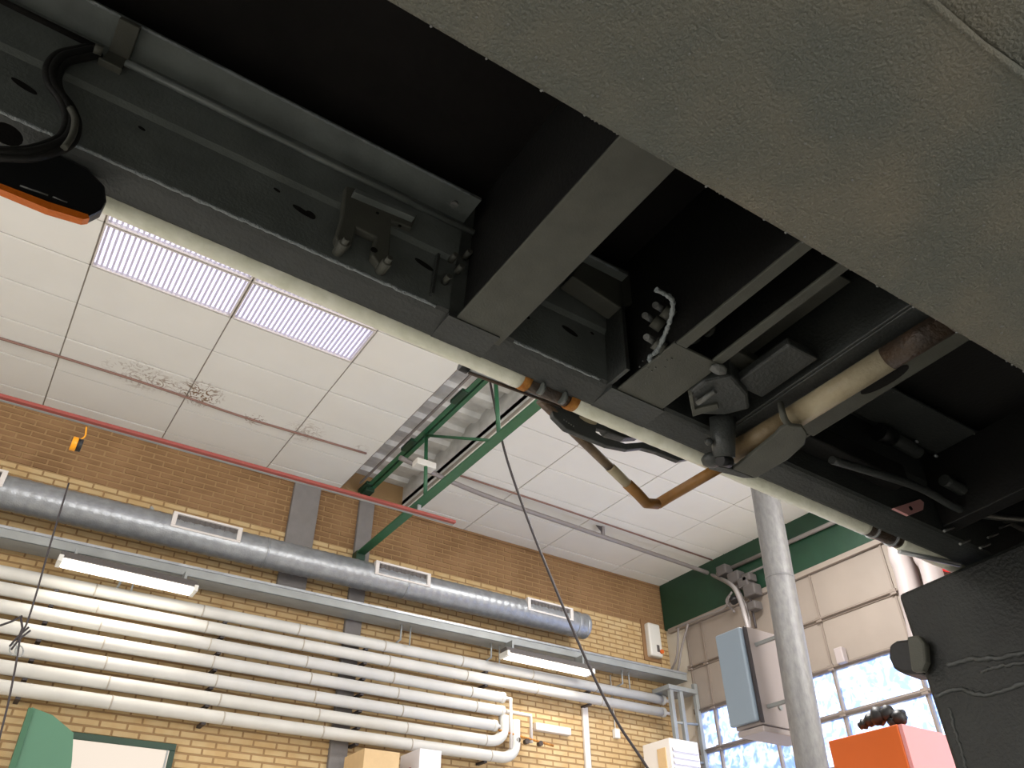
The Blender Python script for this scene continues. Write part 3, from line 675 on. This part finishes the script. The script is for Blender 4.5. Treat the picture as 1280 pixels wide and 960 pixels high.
# near main beam, an I section
mb = T().box((U0, .046, .5), (U1, .216, .514)).box((U0, .125, .514), (U1, .135, 1.318)).box((U0, .05, 1.318), (U1, .21, 1.33)).build('main_beam', M['undercoat_dusty'], trl, bevel=.003)
T().box((U0, -.05, .507), (U1, .045, .519)).build('flange_plate', M['undercoat_dusty'], mb, bevel=.002)
T().tube([(U0 + .05 * i, .047 + random.uniform(-.0008, .0008), .503) for i in range(128)], .0035, 8, r_fn=lambda i: .003 + random.uniform(0, .0012)).build('weld_seam', M['undercoat_dusty'], mb)
gr = T(); rg = random.Random(3)
for i in range(420):
    u = rg.uniform(-.3, 2.2); v = .05 + .164 * (rg.random() ** .45); gr.blob((u, v, .4995), rg.uniform(.0004, .0011), 5, (1, 1, .6))
for i in range(260): gr.blob((rg.uniform(-.3, 2.2), .2155, .5 + rg.random() * .004), rg.uniform(.0004, .0012), 5)
gr.build('grit_specks', M['grey_bolt'], mb, kind='stuff')
mb2 = T().box((U0, -1.25, .5), (U1, -1.08, .514)).box((U0, -1.17, .514), (U1, -1.16, 1.318)).build('main_beam', M['undercoat_dusty'], trl, bevel=.003)
# outer side beam
def sec(u0, u1, name='side_beam'):
    prof = [(u0, .78, 1.25), (u0, .842, 1.25), (u0, .846, 1.143), (u0, .852, 1.132), (u0, .852, 1.006), (u0, .860, 1.006), (u0, .860, 1.135), (u0, .854, 1.146), (u0, .852, 1.258), (u0, .78, 1.258)]
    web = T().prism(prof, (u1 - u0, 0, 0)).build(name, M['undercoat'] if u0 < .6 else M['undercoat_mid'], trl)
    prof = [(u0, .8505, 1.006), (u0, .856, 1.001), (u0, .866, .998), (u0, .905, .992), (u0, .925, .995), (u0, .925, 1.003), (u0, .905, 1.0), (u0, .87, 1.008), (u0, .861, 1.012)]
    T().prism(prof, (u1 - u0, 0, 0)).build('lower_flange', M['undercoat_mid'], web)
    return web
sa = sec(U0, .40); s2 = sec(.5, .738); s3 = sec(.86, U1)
T().box((.36, .862, 1.0), (.56, .868, 1.33)).build('joint_plate', M['undercoat'], trl)
T().box((U0, .85, 1.258), (U1, .858, 1.33)).build('upper_rail', M['undercoat'], trl)
T().box((.40, .85, .992), (.5, .925, 1.0)).build('lip', M['undercoat_mid'], trl)
T().box((.738, .85, .992), (.86, .925, 1.0)).build('lip', M['undercoat_mid'], trl)
# wide weld bead above the lower lip
for (a, b_) in ((U0, .385), (.53, .73)):
    n_ = int((b_ - a) / .008)
    T().tube([(a + .008 * i, .8535 + random.uniform(-.0006, .0006), 1.004 + random.uniform(-.0006, .0006)) for i in range(n_)], .003, 6, r_fn=lambda i: .0028 + random.uniform(0, .0012)).build('weld_bead', M['weld'], sa if a < 0 else s2)
    T().tube([(a + .008 * i, .781, 1.252) for i in range(n_)], .003, 6, r_fn=lambda i: .002 + random.uniform(0, .0015)).build('weld_bead', M['weld'], sa if a < 0 else s2)
# cream lower edge
ce = .928
def edge(a, b_, mt, r=.019, nm='edge_strip', lab=None):
    n_ = max(2, int((b_ - a) / .01)); return T().tube([(a + (b_ - a) * i / n_, ce, 1.0) for i in range(n_ + 1)], r, 16, r_fn=lambda i: r + random.uniform(-.0004, .0004)).build(nm, mt, trl, label=lab)
e1 = edge(-.6, .594, M['cream_edge'], lab='cream painted lower edge'); edge(.594, .61, M['rust'], .0195, 'rust_patch')
cc = edge(.606, .70, M['rusty_brown'], .0165, 'bare_gap')
for u in (.628, .676): T().tube([(u, ce - .012, .985), (u + .006, ce - .012, .985)], .013, 10).build('clamp_ring', M['undercoat'], cc)
edge(.697, .715, M['rust'], .0195, 'rust_patch'); e2 = edge(.712, 1.495, M['cream_edge'], lab='cream painted lower edge')
cc = edge(1.495, 1.6, M['rusty_brown'], .0175, 'bare_gap')
for u in (1.515, 1.575): T().tube([(u, ce, 1.0), (u + .006, ce, 1.0)], .021, 14).build('clamp_ring', M['steel'], cc)
edge(1.6, 3.2, M['cream_edge'], lab='cream painted lower edge')
T().tube([ta(1124, 689, 'w', .98), ta(1200, 706, 'w', .98)], .006, 8).build('bright_strip', M['steel'], trl)
# tube under the top flange with strap
p0 = ta(157, 78, 'v', .825); p1 = ta(592, 291, 'v', .825)
bt = T().tube([p0, p0.lerp(p1, .5) + Vector((0, 0, -.004)), p1], .0062, 12).build('brake_tube', M['undercoat'], trl, label='glossy black air line')
st = ta(140, 76, 'v', .83)
T().box((st.x - .016, .775, 1.236), (st.x + .016, .846, 1.246)).box((st.x - .016, .838, 1.20), (st.x + .016, .846, 1.246)).box((st.x - .018, .832, 1.196), (st.x + .018, .848, 1.202)).build('strap', M['undercoat_fine'], trl, bevel=.0015)
# holes in the web, drawn as thin dark discs that stand in for their shade
def hole(x, y, ru, rw, v=.8515, par=None, tilt=.25):
    c = ta(x, y, 'v', v); n_ = 18
    ring = [(c.x + ru * math.cos(2 * PI * i / n_), c.y, c.z + rw * math.sin(2 * PI * i / n_) - tilt * ru * math.cos(2 * PI * i / n_)) for i in range(n_)]
    T().prism([(q[0], q[1] - .0012, q[2]) for q in ring], (0, .0008, 0)).build('slot_hole', M['deck_board'], par or sa)
hole(177, 161, .006, .003); hole(346, 238, .006, .003); hole(377, 264, .017, .006); hole(388, 269, .009, .008); hole(530, 331, .019, .006); hole(657, 395, .009, .006, par=s2); hole(712, 414, .018, .0065, par=s2); hole(740, 417, .004, .003, par=s2)
hole(565, 252, .012, .005, v=.83)
# bolted bracket on the web
def W(x, y, v=.835): return ta(x, y, 'v', v)
br = T().prism([W(432, 232), W(450, 236), W(522, 268), W(515, 285), W(490, 276), W(487, 320), W(474, 330), W(465, 318), W(470, 296), W(446, 284), W(440, 306), W(424, 308), W(420, 295), W(428, 270)], (0, .016, 0)).build('spring_bracket', M['undercoat_fine'], trl, bevel=.003)
T().prism([W(445, 235, .822), W(521, 268, .822), W(519, 272, .822), W(443, 240, .822)], (0, .03, 0)).build('bracket_rib', M['undercoat'], br, bevel=.001)
for (x, y) in ((434, 298), (488, 322)):
    c = W(x, y, .815); T().tube([c, c + Vector((0, .010, 0)), c + Vector((0, .011, 0)), c + Vector((0, .04, 0))], .007, 12, r_fn=lambda i: .0055 if i < 2 else .009).build('bolt', M['undercoat_fine'], br, bevel=.001)
for (x, y, r_) in ((472, 266, .003), (500, 282, .003), (468, 312, .006)):
    c = W(x, y, .834); T().tube([c, c + Vector((0, .002, 0))], r_, 12).build('bolt_hole', M['deck_board'], br)
# bolts at the end of the web beside the first crossmember
for (x, y) in ((570, 318), (578, 332), (562, 345), (588, 314)):
    c = W(x, y, .832); T().tube([c, c + Vector((0, .01, 0)), c + Vector((0, .02, 0))], .006, 6).build('bolt', M['undercoat_fine'], trl)
T().box((.36, .843, 1.02), (.365, .852, 1.13)).build('end_stiffener', M['undercoat_mid'], trl)
c = W(568, 254, .775); T().tube([c, c + Vector((0, 0, -.006))], .007, 10).build('bolt', M['grey_bolt'], trl)
# first crossmember
cm = T().box((.415, .216, .995), (.512, .872, 1.001)).build('crossmember', M['undercoat_fine'], trl, bevel=.002)
T().box((.425, .216, 1.001), (.431, .85, 1.33)).build('web_plate', M['shade_black'], cm)  # web sides coloured black in place of their shade
T().box((.506, .216, 1.001), (.512, .85, 1.33)).build('web_plate', M['shade_black'], cm)
# block, line and bolts behind it
T().prism([ta(*q, 'v', .80) for q in ((735, 315), (815, 352), (812, 372), (776, 385), (715, 345))], (0, .04, 0)).build('buffer_block', M['undercoat_fine'], trl, bevel=.004)
T().tube([W(706, 340), W(742, 357), W(766, 372)], .0055, 10).build('air_line', M['undercoat_mid'], trl)
T().tube([W(768, 375), W(764, 380)], .012, 10).build('line_nut', M['black_rubber'], trl)
en = T().box((.731, .80, 1.0), (.739, .905, 1.25)).build('end_stiffener', M['undercoat_mid'], trl)
T().box((.739, .89, 1.0), (.86, .9, 1.32)).build('back_plate', M['undercoat_mid'], trl)
for (x, y) in ((819, 381), (806, 394), (808, 421)):
    c = ta(x, y, 'u', .715); d = ta(x + 14, y + 9, 'u', .758)
    bo = T().tube([c, d], .0062, 10).build('bolt', M['grey_bolt'], trl)
    e_ = ta(x + 10, y + 7, 'u', .738); g_ = ta(x + 22, y + 15, 'u', .756)
    T().tube([e_, g_], .013, 6).build('nut', M['undercoat_fine'], bo)
path = [ta(x, y, 'w', 1.0) for x, y in ((820, 362), (838, 372), (841, 385), (836, 405), (828, 425), (820, 440), (812, 446), (814, 454))]
T().tube([Vector(q) + Vector((random.uniform(-.001, .001),) * 3) for q in bez(path, 8)], .004, 8, r_fn=lambda i: .0028 + random.uniform(0, .0025)).build('weld_drip', M['weld'], trl)
# second crossmember: end plate and two flanges with an open recess between
c2 = T().box((.752, .70, .995), (.856, .885, 1.001)).box((.755, .216, .995), (.778, .70, 1.001)).box((.836, .216, .995), (.856, .70, 1.001)).build('crossmember', M['undercoat_fine'], trl, bevel=.0015)
T().box((.760, .216, 1.001), (.764, .85, 1.33)).build('web_plate', M['shade_black'], c2)
T().box((.848, .216, 1.001), (.852, .85, 1.33)).build('web_plate', M['shade_black'], c2)
q = ta(890, 415, 'u', .852); T().tube([q, q - Vector((.012, 0, 0))], .013, 14).build('bolt', M['undercoat_fine'], c2)
q = ta(876, 424, 'u', .85); T().tube([q, q + Vector((-.02, .03, 0))], .006, 8).build('pin', M['grey_bolt'], c2)
for k in range(9):
    c = ta(800 + 5 * k + random.uniform(-3, 3), 455 - 1 * k + random.uniform(-8, 12), 'w', .994); T().blob(c, random.uniform(.0008, .002), 6).build('speckle', M['grey_bolt'], c2)
# plates between crossmember two and three
T().box((.87, .5, 1.12), (.99, .84, 1.126)).build('cover_plate', M['undercoat_fine'], trl, bevel=.001)
T().prism([ta(*q, 'w', 1.04) for q in ((905, 455), (922, 440), (958, 458), (915, 482), (900, 470))], (0, 0, .02)).build('rib_plate', M['undercoat_fine'], trl, bevel=.003)
# third crossmember carrying the tube
c3 = T().box((1.0, .216, 1.0), (1.006, .86, 1.33)).box((1.006, .216, .998), (1.05, .86, 1.004)).build('crossmember', M['undercoat_mid'], trl, bevel=.0015)
sp = T()
n_ = 24; hc_ = ta(1106, 472, 'w', 1.0)
T().box((1.105, .216, 1.0), (1.15, .76, 1.006)).box((1.144, .216, 1.006), (1.15, .80, 1.3)).build('bottom_flange', M['undercoat_fine'], c3, bevel=.0015)
ring = [ta(1106 + 30 * math.cos(a) + 4 * math.sin(a), 475 - 17 * math.cos(a) + 6 * math.sin(a), 'w', .998) for a in [2 * PI * i / n_ for i in range(n_)]]
T().prism(ring, (0, 0, .001)).build('slot_hole', M['deck_board'], c3)  # flat dark oval standing in for a shaded hole
# telescopic cream tube, cross-wise
def tube_px(pl, wv, r, mt, nm, lab=None, par=None):
    return T().tube([ta(x, y, 'w', z_) for (x, y), z_ in zip(pl, wv)], r, 18).build(nm, mt, par or trl, label=lab)
tb = tube_px([(915, 567), (985, 526)], (.975, .97), .0225, M['stained_tube'], 'cross_tube', 'worn brown end of the cross tube')
tube_px([(985, 526), (1110, 448)], (.97, .97), .0225, M['cream_tube'], 'cross_tube', 'cream painted cross tube')
tube_px([(1110, 448), (1185, 402)], (.97, .97), .0223, M['rusty_brown'], 'cross_tube', 'rusty brown end of the cross tube')
tube_px([(1185, 402), (1330, 312)], (.97, .97), .0223, M['rusty_brown'], 'cross_tube')
# clamp plate below the tube
pp = [(916, 587), (945, 598), (985, 575), (1006, 556), (1009, 543), (1003, 534), (985, 532), (976, 536), (968, 545)]
cl = T().prism([ta(*q, 'w', .93) for q in pp], (0, 0, .008)).build('clamp_plate', M['undercoat_fine'], trl, bevel=.002)
T().prism([ta(*q, 'w', .93) for q in ((885, 580), (916, 587), (945, 598), (929, 598), (886, 587))], (0, 0, .012)).build('clamp_foot', M['undercoat_mid'], cl, bevel=.002)
T().tube(bez([ta(992, 536, 'w', .935), ta(983, 528, 'w', .94), ta(978, 516, 'w', .95), ta(976, 505, 'w', .98)], 6), .006, 10).build('hook', M['undercoat_fine'], cl)
ba = ta(903, 522, 'w', 1.0); bb = ta(905, 572, 'w', .93)
T().tube([ba, ba.lerp(bb, .6), bb], .026, 18, r_fn=lambda i: (.024, .022, .02)[i]).build('boss', M['undercoat_mid'], cl)
T().tube([bb + Vector((-.012, 0, -.012)), bb + Vector((.012, 0, -.006))], .011, 14).build('pin', M['black_rubber'], cl)
T().blob(ta(890, 575, 'w', .935), .02, 10, (1, 1, .7)).build('lug', M['undercoat_mid'], cl)
T().blob(ta(886, 552, 'w', .95), .008, 8).build('lug', M['undercoat_mid'], cl)
# latch block above the boss
T().prism([ta(*q, 'w', .985) for q in ((862, 492), (880, 478), (915, 470), (935, 492), (938, 512), (905, 520), (866, 518))], (0, 0, .05)).build('latch_block', M['undercoat_mid'], trl, bevel=.006)
T().tube([ta(872, 504, 'w', .978), ta(894, 489, 'w', .978)], .005, 10).build('latch_pin', M['grey_bolt'], trl)
T().prism([ta(*q, 'w', .98) for q in ((861, 495), (866, 493), (869, 512), (897, 505), (899, 511), (866, 521))], (0, 0, .015)).build('latch_frame', M['undercoat_fine'], trl, bevel=.001)
T().blob(ta(898, 462, 'w', .99), .012, 8, (1.4, 1, .6), .3).build('weld_lump', M['grey_bolt'], trl)
T().box((.915, .60, 1.0), (.985, .73, 1.02)).build('rib_plate', M['undercoat_mid'], trl, bevel=.004)
# bent rusty handle bar outside
ha = ta(900, 584, 'w', .975); hb = ta(835, 622, 'v', 1.055); hb2 = ta(822, 630, 'v', 1.07); hcn = ta(808, 629, 'v', 1.07); hd_ = ta(798, 618, 'v', 1.065); he = ta(675, 500, 'v', 1.0)
T().tube([ha, ha.lerp(hb, .5), hb, hb2], .0115, 14).build('handle_bar', M['rust_tube'], trl, label='orange rusty short arm of the bent bar')
T().tube([hb2, hcn, hd_, hd_.lerp(he, .12)], .0115, 14).build('handle_bar', M['rust_tube'], trl)
T().tube([hd_.lerp(he, .1), hd_.lerp(he, .28), hd_.lerp(he, .3)], .0105, 14).build('handle_bar', M['cream_tube'], trl)
T().tube([hd_.lerp(he, .28), hd_.lerp(he, .6), he], .0095, 14).build('handle_bar', M['worn_tube'], trl, label='worn brown long arm of the bent bar')
# pale stay beside the cream edge
sA = ta(583, 459, 'v', .985); sB = ta(700, 502, 'v', .985)
T().tube([sA, sB], .009, 12).build('stay_tube', M['steel'], trl, label='bright steel stay')
T().tube([ta(576, 455, 'v', .985), ta(586, 460, 'v', .985)], .013, 12).build('stay_end', M['black_rubber'], trl)
T().tube([ta(586, 466, 'v', .985), ta(700, 508, 'v', .985)], .003, 8).build('stay_edge', M['rusty_brown'], trl)
T().blob(ta(571, 446, 'v', .96), .006, 8).build('lug', M['rust'], trl)
# dark guard bracket with openings
vB = 1.0
def G(x, y): return ta(x, y, 'v', vB)
def plate_holes(outer, holes, nm, mt, thick=.012):
    bm = bmesh.new(); loops = []
    for lp in [outer] + holes:
        vs = [bm.verts.new(TR(G(*q))) for q in lp]
        loops += [bm.edges.new((vs[i], vs[(i + 1) % len(vs)])) for i in range(len(vs))]
    r_ = bmesh.ops.triangle_fill(bm, edges=loops, use_beauty=True)
    fs = [f for f in bm.faces]
    ex = bmesh.ops.extrude_face_region(bm, geom=fs)
    off = TM @ Vector((0, thick, 0))
    bmesh.ops.translate(bm, vec=off, verts=[e for e in ex['geom'] if isinstance(e, bmesh.types.BMVert)])
    bmesh.ops.recalc_face_normals(bm, faces=bm.faces)
    me = bpy.data.meshes.new(nm); org = Vector(trl.location)
    for v in bm.verts: v.co -= org
    bm.to_mesh(me); bm.free(); me.materials.append(mt)
    o = bpy.data.objects.new(nm, me); COL.objects.link(o); o.parent = trl
    md = o.modifiers.new('bevel', 'BEVEL'); md.width = .002; md.segments = 2; md.limit_method = 'ANGLE'
    return o
plate_holes([(686, 495), (720, 500), (770, 515), (820, 545), (870, 565), (888, 577), (870, 572), (849, 576), (822, 565), (803, 560), (785, 562), (760, 557), (730, 545), (708, 536), (692, 520)],
            [[(746, 535), (757, 538), (782, 547), (804, 544), (808, 548), (806, 552), (782, 554), (755, 546), (745, 540)], [(823, 553), (830, 555), (842, 563), (842, 566), (832, 563), (823, 557)]], 'guard_bracket', M['undercoat_mid'])
T().prism([G(*q) for q in ((748, 522), (756, 520), (790, 538), (806, 540), (800, 546), (782, 547), (760, 540))], (0, .02, 0)).build('guard_bracket', M['undercoat_mid'], trl, bevel=.002)
T().prism([G(*q) for q in ((690, 498), (715, 503), (755, 520), (740, 530), (700, 515))], (0, .03, 0)).build('guard_bracket', M['undercoat_mid'], trl, bevel=.003)
T().blob(G(735, 525), .01, 8, (2.2, 1, .8)).build('lug', M['cream_tube'], trl)
T().blob(G(700, 503), .008, 8, (2.2, 1, .5)).build('lug', M['cream_edge'], trl)
for k in range(5): T().blob(G(705 + 3 * k, 525 + 2 * k), .0018, 6).build('speckle', M['grey_bolt'], trl)
# side marker lamp at the left
def X(x, y, v=.875): return ta(x, y, 'v', v)
lm = [X(-60, 195), X(0, 190), X(60, 185), X(110, 210), X(132, 232), X(134, 250), X(128, 262), X(110, 271), X(60, 256), X(0, 231), X(-60, 208)]
mk = T().prism(lm, (0, .02, 0)).build('marker_lamp', M['black_plastic'], trl, bevel=.004, label='black side marker lamp housing')
T().prism([X(-60, 206, .872), X(0, 229, .872), X(60, 252, .872), X(110, 268, .872), X(112, 273, .872), (X(104, 274, .872)), X(60, 261, .872), X(0, 236, .872), X(-60, 212, .872)], (0, .012, 0)).build('lens', M['orange_lens'], mk, label='orange lens')
T().tube([X(25, 232, .874), X(60, 244, .874)], .0015, 6).build('scratch_mark', M['grey_bolt'], mk)
T().tube([X(66, 246, .874), X(84, 253, .874)], .0012, 6).build('scratch_mark', M['grey_bolt'], mk)
# hose bundle at the top left
hp = [(118, 62), (100, 66), (78, 72), (66, 88), (68, 108), (82, 128), (90, 150), (84, 172), (64, 184), (30, 192), (-20, 190)]
for dx, dy, r_ in ((0, 0, .008), (7, 6, .006), (-7, -4, .006)):
    T().tube(bez([ta(x + dx, y + dy, 'v', .838) for x, y in hp], 6), r_, 10).build('hose', M['shade_black'], trl)
T().tube(bez([ta(x, y, 'v', .83) for x, y in ((88, 135), (94, 150), (90, 170), (80, 185))], 6), .005, 8).build('hose', M['undercoat_fine'], trl)
for (x, y, ru, rw) in ((30, 108, .02, .006), (8, 168, .022, .02)): hole(x, y, ru, rw)
T().tube([ta(-10, -5, 'v', .835), ta(118, 58, 'v', .835)], .005, 8).build('hose', M['deck_board'], trl)
T().tube([ta(118, 60, 'v', .82), ta(128, 64, 'v', .82)], .008, 10).build('hose_nut', M['undercoat_fine'], trl)
# structure towards the rear (right side of the picture)
T().box((1.158, .7, 1.2), (U1, .80, 1.208)).build('inner_flange', M['undercoat_mid'], trl, bevel=.001)
T().box((1.158, .216, 1.24), (2.6, .72, 1.246)).build('floor_plate', M['shade_black'], trl)
for i in range(9):
    c = (1.3 + .09 * i, .705, 1.198); T().blob(c, .0022, 6).build('rivet', M['grey_bolt'], trl)
vv = T().tube([ta(1112, 546, 'v', .8), ta(1148, 566, 'v', .8)], .016, 16).build('air_valve', M['undercoat_mid'], trl, bevel=.003)
T().tube([ta(1098, 540, 'v', .8), ta(1114, 547, 'v', .8)], .021, 16).build('valve_head', M['black_rubber'], vv)
T().blob(ta(1146, 552, 'v', .79), .004, 6, (1.6, 1, 1)).build('nipple', M['steel'], vv)
T().blob(ta(1170, 570, 'v', .79), .004, 6, (1.6, 1, 1)).build('nipple', M['steel'], vv)
rp_ = T().prism([ta(*q, 'v', .845) for q in ((1117, 635), (1150, 624), (1155, 628), (1154, 637), (1136, 644))], (0, .006, 0)).build('reflector_plate', M['red_primer'], trl, label='reddish plate with one hole')
c = ta(1139, 635, 'v', .843); T().tube([c, c + Vector((0, .002, 0))], .005, 10).build('bolt_hole', M['deck_board'], rp_)
T().box((1.66, .3, 1.02), (1.70, .85, 1.2)).build('crossmember', M['shade_black'], trl, bevel=.002)
T().box((1.2, .80, 1.05), (1.5, .846, 1.1)).build('rib_plate', M['shade_black'], trl, bevel=.004)
T().tube(bez([ta(x, y, 'v', .80) for x, y in ((1040, 575), (1090, 590), (1150, 610), (1210, 640), (1290, 650))], 6), .009, 8).build('hose', M['undercoat_mid'], trl)
T().tube(bez([ta(x, y, 'v', .78) for x, y in ((1180, 600), (1210, 615), (1230, 612), (1290, 600))], 6), .014, 10).build('hose', M['undercoat_mid'], trl)
for (x, y) in ((1180, 664), (1225, 685), (1235, 672), (1200, 680), (1250, 660)):
    T().tube([ta(x, y, 'v', .84), ta(x + 12, y - 5, 'v', .84)], .003, 6).build('clip', M['grey_bolt'], trl)
# black box hung below, right edge of the picture
UB = 1.75
def K(x, y, u=UB): return ta(x, y, 'u', u)
a0 = K(1125, 739); a1 = K(1280, 684)
sbx = T().box((UB, -.35, -.25), (2.7, a0.y + .01, a0.z - .003)).build('storage_box', M['undercoat_dark'], trl, bevel=.012, label='large black undercoated box below the frame')
bf = T().prism([K(x, y, UB - .01) for x, y in ((1140, 798), (1155, 796), (1163, 806), (1165, 830), (1160, 842), (1146, 842))], (-.02, 0, 0)).build('buffer_plate', M['undercoat_fine'], sbx, bevel=.006)
c = K(1128, 820, UB + .03)
T().prism([K(x, y, UB + .01) for x, y in ((1146, 797), (1120, 800), (1111, 806), (1110, 822), (1116, 836), (1128, 842), (1150, 842))], (.07, 0, 0)).build('rubber_buffer', M['black_rubber'], sbx, bevel=.008)
for pts, r_ in ((((1188, 886), (1195, 915), (1203, 940), (1212, 975)), .004), (((1185, 832), (1215, 824), (1250, 822), (1300, 812)), .007), (((1225, 840), (1255, 832), (1300, 826)), .005), (((1170, 870), (1200, 862), (1235, 868), (1300, 848)), .006)):
    P_ = bez([K(x, y, UB + .001) for x, y in pts], 10)
    T().tube([q + Vector((0, random.uniform(-.002, .002), random.uniform(-.002, .002))) for q in P_], r_, 8, r_fn=lambda i: r_ * random.uniform(.75, 1.1)).build('sealant_bead', M['undercoat_mid'], sbx)
# second longitudinal things of the far side, out of the picture
T().box((U0, -1.72, 1.0), (U1, -1.66, 1.33)).build('side_beam', M['undercoat_mid'], trl)
for u in (.46, .8, 1.02, -.7, -1.5, 2.4, 3.2):
    T().box((u - .04, -1.66, 1.0), (u + .04, .12, 1.006)).box((u - .036, -1.66, 1.005), (u - .030, .12, 1.33)).build('crossmember', M['undercoat_fine'], trl)
for u in (-1.3,): T().box((u - .05, .216, .995), (u + .05, .872, 1.001)).box((u - .05, .216, 1.001), (u - .044, .85, 1.33)).build('crossmember', M['undercoat_fine'], trl)
# landing gear carrying the frame (behind the camera)
for v in (.13, -1.165):
    lg = T().box((-1.75, v - .09, -.5), (-1.6, v + .09, .5)).build('landing_leg', M['undercoat_fine'], trl, bevel=.01)
    T().box((-1.85, v - .16, -.56), (-1.5, v + .16, -.5)).build('foot', M['undercoat_fine'], lg, bevel=.01)
